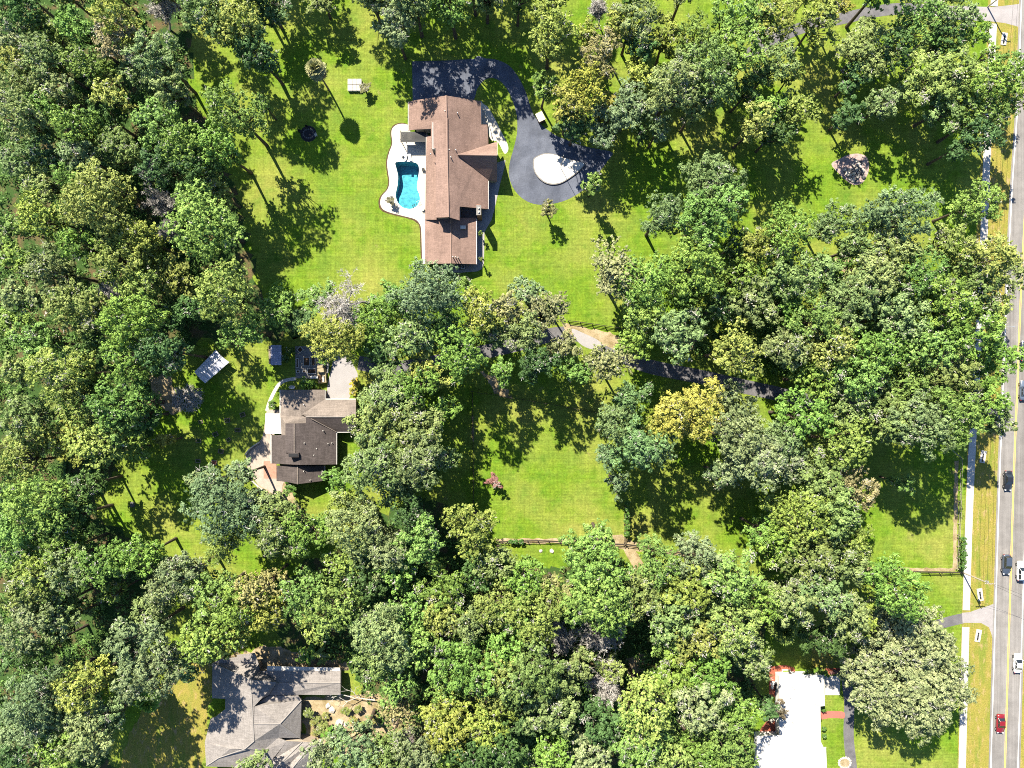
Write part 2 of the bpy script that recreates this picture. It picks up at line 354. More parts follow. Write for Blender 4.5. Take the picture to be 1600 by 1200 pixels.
# ------------------------------------------------------------------ ground
pool_px = smooth_poly([(617.5,255),(622,253),(635,252.6),(648,254),(653.5,258),(655,266),(653.2,280),(651.6,294),(655,303),(656.2,312),(653,320),(646,325.5),(638,326.5),(629,324),(622.6,318),(619,310),(618.5,302),(621,290),(622,276),(619.5,264)], 4)
pool_w = PX(pool_px)
G = 1500
sheet('ground', [(-G,-G),(G,-G),(G,G),(-G,G)], 0, M['lawn'], [pool_w])
def patch(name, pts, z, m, amp=3.0, step=7, seed=1, **k): return sheet(name, PX(rough(pts, amp, step, seed)), z+seed*.0003, m, **k)
patch('woodland_floor', [(-60,-60),(330,-60),(300,60),(300,140),(320,200),(365,290),(390,390),(405,470),(470,480),(470,520),(395,540),(320,530),(245,590),(235,680),(185,720),(140,800),(230,860),(290,880),(240,1000),(160,1080),(180,1260),(-60,1260)], .004, M['floor'], 9, 9, 3)
patch('woodland_floor', [(480,880),(560,850),(600,800),(680,780),(740,850),(790,890),(975,892),(1060,895),(1160,900),(1195,930),(1190,1030),(1165,1110),(1170,1260),(640,1260),(600,1190),(560,1060),(540,1040),(440,1010),(410,920)], .004, M['floor'], 8, 9, 4)
patch('sandy_soil', [(345,1030),(420,1008),(470,1022),(540,1034),(545,1046),(400,1050),(330,1042)], .008, M['sand'], 4, 6, 7)
patch('sandy_soil', [(470,1092),(520,1088),(600,1080),(640,1110),(660,1150),(600,1180),(500,1178),(478,1150)], .008, M['sand'], 4, 6, 8)
patch('sandy_soil', [(138,462),(165,470),(182,490),(160,500),(140,485)], .008, M['sand'], 4, 6, 9)
patch('sandy_soil', [(232,590),(262,585),(285,640),(268,648),(240,625)], .008, M['sand'], 3, 6, 10)
patch('sandy_soil', [(403,752),(445,755),(470,790),(500,835),(470,830),(440,800),(410,790)], .008, M['sand'], 4, 6, 11)
patch('sandy_soil', [(750,580),(775,588),(800,620),(780,622)], .008, M['sand'], 3, 5, 12)
patch('sandy_soil', [(737,650),(740,650),(741,690),(738,690)], .008, M['sand'], 1.2, 8, 13)
patch('sandy_soil', [(775,841),(905,842),(972,836),(982,845),(1060,862),(1150,868),(1148,873),(1055,868),(975,858),(900,849),(775,849)], .008, M['sand'], 1.3, 7, 14)
patch('sandy_soil', [(968,842),(985,846),(1005,880),(1000,900),(985,880)], .008, M['sand'], 2, 6, 15)
patch('sandy_soil', [(1335,886),(1490,888),(1492,893),(1335,892)], .008, M['sand'], 1.2, 7, 16)
patch('sandy_soil', [(1491,720),(1497,720),(1495,890),(1489,890)], .008, M['sand'], 1.2, 7, 17)
patch('sandy_soil', [(880,505),(905,510),(960,520),(985,535),(960,548),(930,530),(885,520)], .008, M['sand'], 2.5, 6, 18)
patch('sandy_soil', [(1065,525),(1090,520),(1092,545),(1070,548)], .008, M['sand'], 3, 6, 19)
patch('sandy_soil', [(1305,400),(1325,385),(1330,400),(1320,425),(1310,420)], .008, M['sand'], 3, 6, 20)
patch('sandy_soil', [(975,1030),(1005,1020),(1012,1050),(985,1055)], .008, M['sand'], 3, 6, 21)
patch('dry_grass', [(255,1060),(320,1025),(335,1060),(326,1120),(318,1200),(300,1260),(170,1260),(200,1150)], .002, M['verge'], 4, 7, 23)
patch('sandy_soil', [(1268,1000),(1300,1010),(1310,1050),(1270,1050)], .003, M['verge'], 3, 6, 22)

# ------------------------------------------------------------------ road, verge, walks
LINE = [(1606,-250),(1601,-120),(1596,0),(1590,160),(1581,300),(1572,480),(1567.5,600),(1562,740),(1557,900),(1551.5,1080),(1548,1200),(1543,1400)]
sheet('road_verge', PX(ribbon([(p[0]-28, p[1]) for p in LINE], -30, 24)), .010, M['verge'])
sheet('road_verge', PX(ribbon([(p[0]+60, p[1]) for p in LINE], -26, 14)), .010, M['verge'])
sheet('road', PX(ribbon(LINE, -46, 3.5)), .024, M['road'])
sheet('road_marking', PX(ribbon(LINE, -0.8, 0.7)), .030, M['whiteline'])
sheet('road_marking', PX(ribbon(LINE, -43.0, -41.6)), .030, M['whiteline'])
sheet('road_marking', PX(ribbon(LINE, -21.6, -20.7)), .030, M['yellowline'])
sheet('road_marking', PX(ribbon(LINE, -23.5, -22.6)), .030, M['yellowline'])
SW = [(1555,-120),(1548,0),(1536,250),(1528,450),(1514,685),(1508,820),(1504,950),(1500.5,1080),(1497.5,1200),(1494,1320)]
def slabs(name, line, w, pitch, z0, z1, m, gaps, gap=0.018):
    root = bpy.data.objects.new(name, None); C.objects.link(root); tag(root, kind='structure'); ORG[root.name] = Vector((0, 0, 0))
    P = smooth_poly(line, 40, closed=False); d = 0; last = P[0]; rng = random.Random(5); seg = [P[0]]
    for p in P[1:]:
        d += math.hypot(p[0]-last[0], p[1]-last[1]); last = p
        if d >= pitch:
            a, b = seg[0], p; d = 0; seg = [p]
            if any(g0 < (a[1]+b[1])/2 < g1 for g0, g1 in gaps): continue
            A = W(*a); B = W(*b); t = (B-A).normalized(); nrm = Vector((-t.y, t.x, 0))*(w*S); A = A+t*gap; B = B-t*gap; q = rng.uniform(-.006, .006)
            MB().prism([(v.x, v.y) for v in (A, B, B+nrm, A+nrm)], z0, z1+q).build('paving_slab', m, root)
slabs('sidewalk', SW, 11.3, 11, -0.05, 0.07, M['concrete'], [(12, 35), (955, 975)])
sheet('driveway_apron', PX([(1503,957.5),(1515,956.5),(1530,951),(1543,947),(1553.5,943),(1551,1000),(1549,990),(1545,980),(1533,973.5),(1504,973)]), .016, M['apron'])
sheet('driveway_apron', PX([(1480,9),(1550,11),(1570,9),(1594,6),(1592,42),(1570,36),(1545,33),(1480,30)]), .016, M['apron'])
sheet('driveway', PX(ribbon([(1505,966),(1480,972),(1450,982),(1410,1003),(1370,1018),(1335,1040),(1324,1062),(1327,1100),(1326,1150),(1331,1200),(1336,1260)], -8, 8)), .013, M['olddrive'])
sheet('driveway', PX(ribbon([(1482,19),(1400,14),(1320,28),(1235,50),(1130,108),(1060,152),(1020,172)], -9, 9)), .012, M['olddrive'])
sheet('driveway', PX(ribbon([(560,567),(620,575),(700,562),(800,540),(870,522),(920,528),(1000,568),(1100,590),(1200,612),(1300,632),(1420,640),(1566,650)], -11, 11)), .012, M['olddrive'])
sheet('driveway', PX(smooth_poly([(893,514),(915,522),(935,532),(942,542),(926,546),(905,536)], 4)), .016, M['warmconc'])
# main drive with its loop
outer = smooth_poly([(742,92),(760,91.5),(778,94),(797,104),(812,124),(823,148),(832,175),(845,194),(866,210),(886,219),(910,228),(935,233),(957,238.5),(949,252),(934,272),(916,293),(898,306),(878,315),(855,319.5),(834,318.5),(815,309),(801,292),(795,272),(797,252),(802,234),(807.5,210),(808,186),(803,163),(794,142),(783,128),(770,122),(757,125),(746,138),(741,152)], 4, closed=True)
sheet('driveway', PX(outer), .014, M['drive'])
sheet('driveway', PX([(644,96),(700,94.5),(742,91.8),(752,115),(741,153),(741,162),(645,160)]), .018, M['drive'])
isl = smooth_poly([(833,250),(834,266),(840,277),(850,285.5),(862,289),(876,287),(891,278.5),(904,268.5),(912.5,260),(914,255),(904,252.5),(891,249.5),(878.5,245),(864.5,241),(852,240),(841,243.5)], 4)
sheet('main_driveway_tail', PX([(646,150),(690,148),(690,165),(646,165)]), .010, M['drive'])

isle = thing('stone_island', W(872,264), 'raised white gravel island with low dark edging inside the driveway loop', 'island')
MB().prism([(p.x, p.y) for p in PX(isl)], 0, .30).build('kerb', M['edging'], isle)
inner = [(872+(x-872)*.955, 264+(y-264)*.94) for x, y in isl]
MB().prism([(p.x, p.y) for p in PX(inner)], .28, .36).build('gravel_bed', M['gravel'], isle)

# pool and deck
deck_px = smooth_poly([(641,196),(630,193.5),(620,195),(613,201),(611.6,210),(613,224),(608,239),(605,254),(606.5,270),(608.5,284),(605.5,296),(597,306),(594,317),(598,326.5),(609,332),(632,338),(648,342.5),(655,349),(658,358),(659,385),(660,412.5)], 4, closed=False)+[(668,412.5),(668,206),(641,206)]
bord = [(634+(x-634)*1.055-0.6 if x < 640 else x-2.2 if x < 663 else x, y+(-1.5 if y < 200 else 2.0 if y > 320 and x < 655 else 0)) for x, y in deck_px]
sheet('planting_border', PX(bord), .006, M['mulch'], [pool_w])
pd = sheet('pool_deck', PX(deck_px), .05, M['deck'], [pool_w])
pool = thing('swimming_pool', W(637,290), 'kidney shaped blue swimming pool with white rim on the cream deck', 'pool')
b = MB(); n = len(pool_w)
dep = [(-2.6 if py < 268 else -2.6+(py-268)/40*1.4 if py < 308 else -1.2) for _, py in pool_px]
def ring(sc): return [(W(637,290).x+(p.x-W(637,290).x)*sc, W(637,290).y+(p.y-W(637,290).y)*sc) for p in pool_w]
top = [(p.x, p.y, .045) for p in pool_w]; bot = [(x, y, z) for (x, y), z in zip(ring(.95), dep)]
b.add(top+bot, [(i, n+i, n+(i+1) % n, (i+1) % n) for i in range(n)])
tri = tessellate_polygon([[Vector((p[0], p[1], 0)) for p in bot]]); b.add(bot, [tuple(t) for t in tri]); b.build('basin', M['pooltile'], pool)
b = MB(); r0, r1 = pool_w, [Vector(p+(0,)) for p in ring(1.055)]
vs = [(p.x, p.y, .09) for p in r0]+[(p.x, p.y, .09) for p in r1]+[(p.x, p.y, .03) for p in r1]+[(p.x, p.y, .0) for p in r0]
b.add(vs, [(i, (i+1) % n, n+(i+1) % n, n+i) for i in range(n)]+[(n+i, n+(i+1) % n, 2*n+(i+1) % n, 2*n+i) for i in range(n)]+[((i+1) % n, i, 3*n+i, 3*n+(i+1) % n) for i in range(n)])
b.build('coping', M['white'], pool)
b = MB(); tri = tessellate_polygon([[Vector((p.x, p.y, 0)) for p in pool_w]]); b.add([(p.x, p.y, -.12) for p in pool_w], [tuple(t) for t in tri]); b.build('water_surface', M['water'], pool)
for i in range(3):
    p = W(652-i*3.2, 321+i*1.2); q = W(649.5-i*3.2, 316.5+i*1.2)
    MB().box(((p.x+q.x)/2, (p.y+q.y)/2, -.35-.25*i), (.16, .75, .1), math.radians(25)).build('step', M['stone'], pool)
b = MB()
for dx in (0, .6):
    p = W(655, 318); b.tube([(p.x+dx*.5, p.y+dx*.4, .05), (p.x+dx*.5, p.y+dx*.4, .8), (p.x-.6+dx*.5, p.y+.35+dx*.4, .75), (p.x-.8+dx*.5, p.y+.5+dx*.4, -.3)], [.03]*4, 6)
b.build('handrail', M['metal'], pool)

# ------------------------------------------------------------------ houses
def facet(root, name, pts, m, th=.22):
    return MB().slab3([tuple(W(*p)) for p in pts], th).build(name, m, root)
def wall(root, pts, z1, m, z0=-.05):
    return MB().prism([(W(p[0], p[1], p[2] if len(p) > 2 else z1).x, W(p[0], p[1], p[2] if len(p) > 2 else z1).y) for p in pts], z0, z1).build('wall', m, root)
def ridge(root, a, b_, m, r=.16):
    A, B = W(*a), W(*b_); return MB().tube([A+Vector((0, 0, .02)), B+Vector((0, 0, .02))], [r, r], 6).build('ridge_cap', m, root)
def gutter(root, a, b_, w=.16):
    A, B = W(*a), W(*b_); d = (B-A); l = d.length; mb = MB(); u = d.normalized(); nrm = Vector((-u.y, u.x, 0))*w*.5; z = Vector((0, 0, .1))
    mb.add([A-nrm-z, B-nrm-z, B+nrm-z, A+nrm-z, A-nrm+z*.4, B-nrm+z*.4, B+nrm+z*.4, A+nrm+z*.4], [(3,2,1,0),(4,5,6,7),(0,1,5,4),(1,2,6,5),(2,3,7,6),(3,0,4,7)])
    return mb.build('gutter', M['gutter'], root)
def vent(root, px, py, h, hh=.5, r=.09, m='offwhite'):
    p = W(px, py, h); return MB().tube([(p.x, p.y, h-.3), (p.x, p.y, h+hh)], [r, r], 8).build('vent_pipe', M[m], root)
def window(root, c, face, w=1.2, h=1.2, name='window'):
    """c = centre on the wall in world metres, face = compass letter the wall looks to"""
    dx, dy = {'e': (1, 0), 'w': (-1, 0), 'n': (0, 1), 's': (0, -1)}[face]; t = .08
    d = (t, w, h) if dx else (w, t, h)
    f = MB().box((c[0]+dx*.03, c[1]+dy*.03, c[2]), d).build(name, M['white'] if name == 'window' else M['brownwood'], root)
    g = (t, w-.2, h-.2) if dx else (w-.2, t, h-.2)
    if name == 'window': MB().box((c[0]+dx*.05, c[1]+dy*.05, c[2]), g).build('pane', M['glass'], f)
    else: MB().box((c[0]+dx*.09+dy*.35, c[1]+dy*.09+dx*.35, c[2]-.05), (.07, .07, .07)).build('handle', M['metal'], f)
    return f

hA = thing('brown_roofed_house', W(712,280), 'large house with rose brown shingle roof and cross gable beside the swimming pool', 'house')
RA = 8.4
facet(hA, 'roof_slope', [(638,159,2.8),(647.2,156.8,3.3),(647.2,202.6,3.3),(638,203.8,2.8)], M['roofA'])
facet(hA, 'roof_slope', [(647.2,156.8,3.3),(697,149.3,RA),(699,187,RA-.05),(673,200.5,5.6),(673,201,5.6),(647.2,202.6,3.3)], M['roofA'])
facet(hA, 'roof_slope', [(673.4,189.5,6.7),(699.8,184,RA+.06),(701,339.3,RA+.06),(681,340,7.15),(680.6,231.5,7.15),(673.4,231.5,6.7)], M['roofA'])
facet(hA, 'roof_slope', [(666,212,3.0),(682,212,4.7),(682,343.2,4.7),(664.3,343.2,3.0)], M['roofA'])
facet(hA, 'roof_slope', [(697,149.3,RA),(751.4,158,3.85),(752,194.6,3.95),(761.5,194.6,3.2),(763,218,3.1),(763.2,281,3.12),(763,326.6,3.15),(718,322.6,6.93),(718,344.2,6.93),(701,339.3,RA)], M['roofA'])
facet(hA, 'roof_slope', [(714.8,241.4,7.45),(776.7,221.3,3.0),(776.7,242.8,7.9)], M['roofA'])
facet(hA, 'roof_slope', [(714.8,241.4,7.45),(776.7,242.8,7.9),(776.7,284.4,2.7),(763.6,280.8,3.2)], M['roofA'])
facet(hA, 'roof_slope', [(664,343,2.8),(704.5,340.5,4.5),(704.5,411.5,4.5),(664,412.6,2.8)], M['roofA'])
facet(hA, 'roof_slope', [(704.5,340.5,4.5),(744.4,340.5,2.7),(744.4,412.8,2.7),(704.5,411.5,4.5)], M['roofA'])
ridge(hA, (697,149.3,RA+.02), (701,339.3,RA+.05), M['ridgeA']); ridge(hA, (714.8,241.4,7.45), (776.7,242.8,7.9), M['ridgeA']); ridge(hA, (704.5,340.5,4.5), (704.5,411.5,4.5), M['ridgeA'])
gutter(hA, (763.3,283,3.05), (763.0,326.6,3.05)); gutter(hA, (664,344,2.75), (664,412.6,2.75)); gutter(hA, (744.6,342,2.65), (744.6,412.8,2.65)); gutter(hA, (776.9,221.3,2.9), (776.9,243,7.8), .1)
gutter(hA, (666,213,2.9), (666,342,2.9)); gutter(hA, (638,159.5,2.7), (638,203.5,2.7)); gutter(hA, (751.6,158,3.4), (752.1,194,3.4))
wall(hA, [(649,158.5,3.2),(749,160,3.2),(749,200,3.2),(649,200.5,3.2)], 3.1, M['sidingA'])
wall(hA, [(676,160,6.4),(718,160,6.4),(718,190,6.4),(676,190,6.4)], 6.0, M['sidingA'])
wall(hA, [(675,191,7),(700,189,7),(700.5,337,7),(682,337.5,7),(682,233,7),(675,233,7)], 6.95, M['sidingA'])
wall(hA, [(700,200,6),(716,200,6),(716,341,6),(700,337,6)], 6.1, M['sidingA'])
wall(hA, [(669,214,2.8),(759,197,2.8),(760,323.5,2.8),(720,321,2.8),(720,341,2.8),(669,341,2.8)], 2.9, M['sidingA'])
wall(hA, [(720,226,4),(774,226,4),(774,279,4),(720,276,4)], 2.75, M['sidingA'])
gp = [W(774.2,225.5,3.0), W(774.2,242.8,7.5), W(774.2,279.5,2.8)]
MB().add([gp[0], gp[1], gp[2], gp[0]-Vector((.3,0,0)), gp[1]-Vector((.3,0,0)), gp[2]-Vector((.3,0,0))], [(0,2,1),(3,4,5),(0,1,4,3),(1,2,5,4),(2,0,3,5)]).build('gable_end', M['sidingA'], hA)
wall(hA, [(667,344,2.6),(742,344,2.6),(742,410,2.6),(667,410,2.6)], 2.55, M['sidingA'])
wall(hA, [(695,344,3.6),(716,344,3.6),(716,409.5,3.6),(695,409.5,3.6)], 3.75, M['sidingA'])
ch = MB().box(tuple(W(748,328.5,6.0).xy)+(3.7,), (.9, 2.0, 7.6)).build('chimney', M['brickwall'], hA)
c = W(748,328.5,7.6); MB().box((c.x, c.y, 7.62), (1.1, 2.2, .22)).build('chimney_cap', M['edging'], ch)
for dy in (-.45, .45): MB().lathe((c.x, c.y+dy, 7.7), [(.2, 0), (.2, .35), (.16, .35)], 8).build('flue', M['offwhite'], ch)
sk = W(723.5,355,4.1); MB().box((sk.x, sk.y, 3.95), (1.2, .75, .5)).build('skylight', M['offwhite'], hA)
for a in ((708,402,4.6,1.0),(712,402.5,4.4,1.0),(716,403,4.2,1.0),(712.5,235.5,7.5,.8),(704.5,246,8.2,.5),(673,241,6.3,.5),(702,234,8,.3),(696,176,7.2,1.2),(715,178,7.0,.8)): vent(hA, *a, r=.11)
for y in (165, 178, 300, 315): p = W(760.4 if y > 200 else 749.2, y, 1.6); window(hA, (p.x, p.y, 1.6), 'e', 1.5, 1.2)
p = W(742.2, 385, 1.5); window(hA, (p.x, p.y, 1.5), 'e'); p = W(742.2, 362, 1.5); window(hA, (p.x, p.y, 1.1), 'e', 1.0, 2.05, 'door')
p = W(690, 410.2, 1.5); window(hA, (p.x, p.y, 1.5), 's'); p = W(692, 337.9, 5.7); window(hA, (p.x, p.y, 5.7), 's', 1.0, .9)
p = W(774.4, 250, 1.2); window(hA, (p.x, p.y, 1.1), 'e', 1.2, 2.1, 'door')
sheet('front_walk', PX(smooth_poly([(751,161),(756,163),(762,167),(768,176),(773.5,186),(780,199),(786,211),(793,225),(794,235),(788,240),(778,222),(770,220),(764,214),(762,196),(754,194)], 3)), .045, M['deck'])
sheet('side_patio', PX([(752,262),(790,250),(788,262),(781,289),(778,303),(773,325),(768,344),(762,354),(757,363),(756.5,395),(756,412),(753,420),(746,424),(720,426),(697,425),(690,412),(744,410),(744,345),(720,341),(720,325),(760,323)]), .04, M['warmconc'])

hB = thing('dark_roofed_house', W(478,690), 'house with dark brown shingle roofs and tan garage roof beside the paved garden', 'house')
E = 3.1
facet(hB, 'roof_slope', [(438,609,E),(470,609,4.7),(470,649,4.7),(438,649,E)], M['roofB2'])
facet(hB, 'roof_slope', [(470,609,4.7),(507.5,609,3.2),(507.5,648,3.2),(470,649,4.7)], M['roofB2'])
facet(hB, 'roof_slope', [(472,647,5.2),(507.5,624,E+.12),(556,624,E+.12),(556,651.5,5.2),(478,651.5,5.2)], M['roofB2'])
facet(hB, 'roof_slope', [(478,651.5,5.2),(556,651.5,5.2),(556,674.6,E),(525.6,674.6,E),(486,654,5.0)], M['roofB'])
facet(hB, 'roof_slope', [(438,649,3.15),(470,649,4.75),(478,652,5.1),(478,661.5,5.15),(446,661.5,4.9),(446,681,4.6),(440,681,3.2)], M['roofB2'])
facet(hB, 'roof_slope', [(460,661.6,6.9),(478,661.2,6.0),(478,652.5,6.0),(486,653.6,5.6),(525.6,675,3.6),(525.6,725.6,3.6),(469,726.4,6.45),(469,712,6.5),(460,707.5,6.9)], M['roofB'])
facet(hB, 'roof_slope', [(446,661.6,6.4),(460,661.6,6.9),(460,707.5,6.9),(446,707.5,6.4)], M['roofB'])
facet(hB, 'roof_slope', [(424,680,3.2),(446.5,680,4.9),(446.5,708.5,4.9),(469,712,6.4),(469,726.4,6.4),(424,724.3,3.2)], M['roofB'])
facet(hB, 'roof_slope', [(432,727.6,3.0),(465,727.6,4.9),(465,756.5,4.9),(448,753,3.9),(432,751.5,3.0)], M['roofB'])
facet(hB, 'roof_slope', [(465,727.6,4.9),(507,727.6,3.0),(507,751,3.0),(465,756.5,4.9)], M['roofB'])
ridge(hB, (460,661.6,6.92), (460,707.5,6.92), M['roofB2'], .13); ridge(hB, (465,727.6,4.92), (465,756.5,4.92), M['roofB2'], .12); ridge(hB, (486,654,5.95), (525.6,675,3.65), M['roofB2'], .1); ridge(hB, (478,651.5,5.22), (556,651.5,5.22), M['ridgeC'], .1)
gutter(hB, (525.9,675,3.5), (525.9,725.6,3.5), .2); gutter(hB, (527,675,3.0), (556,675,3.0), .2); gutter(hB, (507.7,609,3.1), (507.7,625,3.1), .2); gutter(hB, (437.7,609,3.0), (437.7,646,3.0), .2)
gutter(hB, (509,623.6,3.0), (556,623.6,3.0), .2); gutter(hB, (507.2,727.6,2.9), (507.2,751,2.9), .2); gutter(hB, (423.7,680,3.1), (423.7,724,3.1), .16)
wall(hB, [(440,611,3),(505,611,3),(505,650,3),(440,650,3)], 2.95, M['sidingB']); wall(hB, [(500,627,3),(554,627,3),(554,672,3),(500,672,3)], 2.9, M['sidingB'])
wall(hB, [(427,682,3),(523,678,3),(523,723,3),(427,722,3)], 2.95, M['sidingB']); wall(hB, [(448,664,5),(490,664,5),(490,723,5),(448,705,5)], 4.7, M['sidingB'])
wall(hB, [(435,728,2.8),(504,728,2.8),(504,748.5,2.8),(435,748.5,2.8)], 2.7, M['sidingB']); wall(hB, [(455,728,3.5),(476,728,3.5),(476,752,3.5),(455,752,3.5)], 4.0, M['sidingB'])
c = W(458.5,711,7.2); ch = MB().box((c.x, c.y, 6.3), (2.3, .95, 2.0)).build('chimney', M['roofB'], hB); MB().box((c.x, c.y, 7.32), (2.0, .68, .1)).build('flue_opening', M['black'], ch)
for a in ((475,632,4.6),(500,644,3.6),(475.8,692,6.2),(491,711,5.2),(495,701,5),(513,693,4.3),(519,692,4),(475,736,4.6),(485,750,4.1),(505,673,5.0)): vent(hB, *a, hh=.35, r=.1)
for x in (448, 492): p = W(x, 748.7, 1.5); window(hB, (p.x, p.y, 1.5), 's')
p = W(523.2, 700, 1.5); window(hB, (p.x, p.y, 1.5), 'e', 1.6); p = W(515, 723.2, 1.5); window(hB, (p.x, p.y, 1.05), 's', 1.0, 2.05, 'door')
MB().prism([(W(x, y, 2.8).x, W(x, y, 2.8).y) for x, y in ((414.6,646),(440.8,646),(440.8,677.8),(414.6,677.8))], 2.62, 2.8).build('porch_roof', M['roofD'], hB)
for x, y in ((416.5,648),(416.5,676),(438,676)): p = W(x, y, 2.6); MB().box((p.x, p.y, 1.3), (.14, .14, 2.64)).build('porch_post', M['white'], hB)
pat = smooth_poly([(417,640),(414,660),(411,679),(406,689),(394,699),(385,708),(386,728),(394,744),(404,757),(418,766),(432,774),(439,772),(442,757),(445,752)], 4, closed=False)+[(434,752),(425,724),(425,680),(438,676),(438,640)]
sheet('patio', PX(pat), .04, M['patio'])
sheet('terracotta_floor', PX([(412,720.5),(432,720.5),(432,747.6),(412,747.6)]), .052, M['terracotta'])
for pts, lab in (([(407,690.5),(398,696),(390,702.5),(384.5,710)], 'curved low pale garden wall along the upper left edge of the cream patio'), ([(387,745),(396,752),(407,762),(418,768)], 'curved low pale garden wall along the lower left edge of the cream patio')):
    P = PX(ribbon(pts, -.9, .9, 5)); tag(MB().prism([(p.x, p.y) for p in P], 0, .55).build('garden_wall', M['palestone']), lab, 'low wall')
sheet('garden_path', PX(ribbon([(462,591.5),(452,593),(442,596),(434,603),(426,617),(420,631),(417,642)], -2.6, 2.6)), .03, M['concrete'])
sheet('driveway', PX(smooth_poly([(522,561),(531,553),(546,559),(553,572),(559,585),(556,596),(550,607),(544,625),(527,626),(511,626),(512,600),(516,583),(519,570)], 3)), .020, M['warmconc'])
sheet('garden_paving', PX([(461,541),(513,541),(515,560),(511,590),(496,592),(462,591)]), .02, M['edging'])

hC = thing('grey_roofed_house', W(410,1130), 'sprawling house with many hipped grey shingle roofs under tree shadows', 'house')
facet(hC, 'roof_slope', [(332,1036,E),(392,1062,6.4),(397,1104,6.4),(397,1158,6.4),(383,1170,6),(360,1170,5.2),(342,1184,4.2),(322,1197,E),(320,1160,E),(329,1123,E),(337,1120,3.4),(352,1108,4.2),(352,1092,4.2),(331,1091,E)], M['roofC'])
facet(hC, 'roof_slope', [(332,1036,E),(346,1030,E),(370,1027,E),(370,1023.5,E),(398,1020.5,E),(404,1037,E),(392,1062,6.4)], M['roofC'])
facet(hC, 'roof_slope', [(404,1037,E),(405.5,1048,E),(432,1066,5.2),(420,1086,4.2),(406,1094,4.6),(397,1104,6.4),(392,1062,6.4)], M['roofC'])
facet(hC, 'roof_slope', [(405,1048.4,E),(532,1048.4,E),(532,1067,3.6),(428,1067,3.7)], M['roofC'])
facet(hC, 'roof_slope', [(425,1067,3.7),(532,1067,3.6),(532,1086,E),(470,1085.5,E),(418,1088,3.6)], M['roofC'])
facet(hC, 'roof_slope', [(397,1131,6.4),(437.5,1131,6.2),(471,1094,E),(466,1087,3.3),(418,1088,3.9),(403,1098,4.6),(397,1104,6.3)], M['roofC'])
facet(hC, 'roof_slope', [(437.5,1131,6.2),(471,1094,E),(469.3,1153.5,E)], M['roofC'])
facet(hC, 'roof_slope', [(397,1131,6.4),(437.5,1131,6.2),(469.3,1153.5,E),(435,1152.7,4.4),(411,1173,5.0),(397,1158,6.35)], M['roofC'])
facet(hC, 'roof_slope', [(383,1170,6),(360,1170,5.2),(342,1184,4.2),(322,1197.5,E),(377,1199,E),(411,1173,5.0),(397,1158,6.3)], M['roofC'])
facet(hC, 'roof_slope', [(411,1173,5.0),(374,1199,5.2),(340,1245,5.2),(380,1245,4.2),(427,1185,4.4),(448,1158.5,4.3),(435,1152.7,4.4)], M['roofC'])
facet(hC, 'roof_slope', [(411,1172.7,5.05),(373,1199,5.4),(335,1246,5.4),(330,1243,5.0),(369,1196,5.0),(409,1170,4.8)], M['roofC'])
facet(hC, 'roof_slope', [(448,1158.5,4.3),(472,1159.5,3.3),(433,1198,5.6),(395,1245,5.6),(375,1245,4.0),(412,1199,4.2),(428,1186,4.2)], M['roofC'])
facet(hC, 'roof_slope', [(472,1159.5,3.3),(486,1160.5,3.2),(448,1199,4.4),(410,1246,4.4),(395,1245,5.6),(433,1198,5.6)], M['roofC'])
facet(hC, 'roof_slope', [(493,1157,3.2),(486,1161,3.2),(447,1199,4.4),(412,1245,4.4),(424,1245,5.4),(457,1200,5.4)], M['roofC'])
facet(hC, 'roof_slope', [(493,1157,3.2),(496,1165,3.1),(484,1197,3.1),(465,1245,3.1),(424,1245,5.4),(457,1200,5.4)], M['roofC'])
for a, b_ in (((392,1062,6.42),(397,1158,6.42)),((397,1131,6.42),(437.5,1131,6.22)),((437.5,1131,6.22),(471,1094,E)),((437.5,1131,6.22),(469.3,1153.5,E)),((332,1036,E),(392,1062,6.42)),((404,1037,E),(392,1062,6.42)),((472,1159.5,3.4),(433,1198,5.62)),((433,1198,5.62),(395,1245,5.62)),((493,1157,3.2),(457,1200,5.42)),((397,1158,6.4),(383,1170,6.05)),((383,1170,6.05),(342,1184,4.25)),((342,1184,4.25),(322,1197,E)),((428,1067,3.7),(532,1067,3.62))): ridge(hC, a, b_, M['ridgeC'], .11)
MB().prism([(W(x, y, 2.95).x, W(x, y, 2.95).y) for x, y in ((417,1040.8),(531,1043.5),(532,1050),(417,1049.5))], 2.8, 2.95).build('porch_roof', M['offwhite'], hC)
MB().prism([(W(x, y, 2.95).x, W(x, y, 2.95).y) for x, y in ((342,1031.5),(370,1027),(370,1033),(344,1036))], 2.85, 3.0).build('porch_roof', M['offwhite'], hC)
for pts in ([(335,1040,3),(402,1040,3),(402,1150,3),(355,1150,3),(355,1088,3),(335,1088,3)], [(402,1051,3),(529,1051,3),(529,1083,3),(402,1083,3)], [(355,1112,3),(332,1126,3),(324,1160,3),(326,1194,3),(375,1196,3),(402,1150,3)], [(402,1083,3),(466,1098,3),(466,1151,3),(402,1151,3)], [(402,1151,3),(466,1156,3),(488,1162,3),(490,1166,3),(460,1243,3),(340,1243,3),(375,1196,3)]): wall(hC, pts, 2.7, M['sidingB'])
for a in ((425,1192,4.6),(380,1193,3.6),(413,1190,4.9),(440,1199,5.2),(374,1193,3.6)): vent(hC, *a, hh=.3, r=.1)
p = W(466.2,1110,1.5); window(hC, (p.x, p.y, 1.5), 'e'); p = W(529.2,1067,1.5); window(hC, (p.x, p.y, 1.5), 'e', 1.6); p = W(466.2,1135,1.1); window(hC, (p.x, p.y, 1.05), 'e', 1.2, 2.05, 'door')

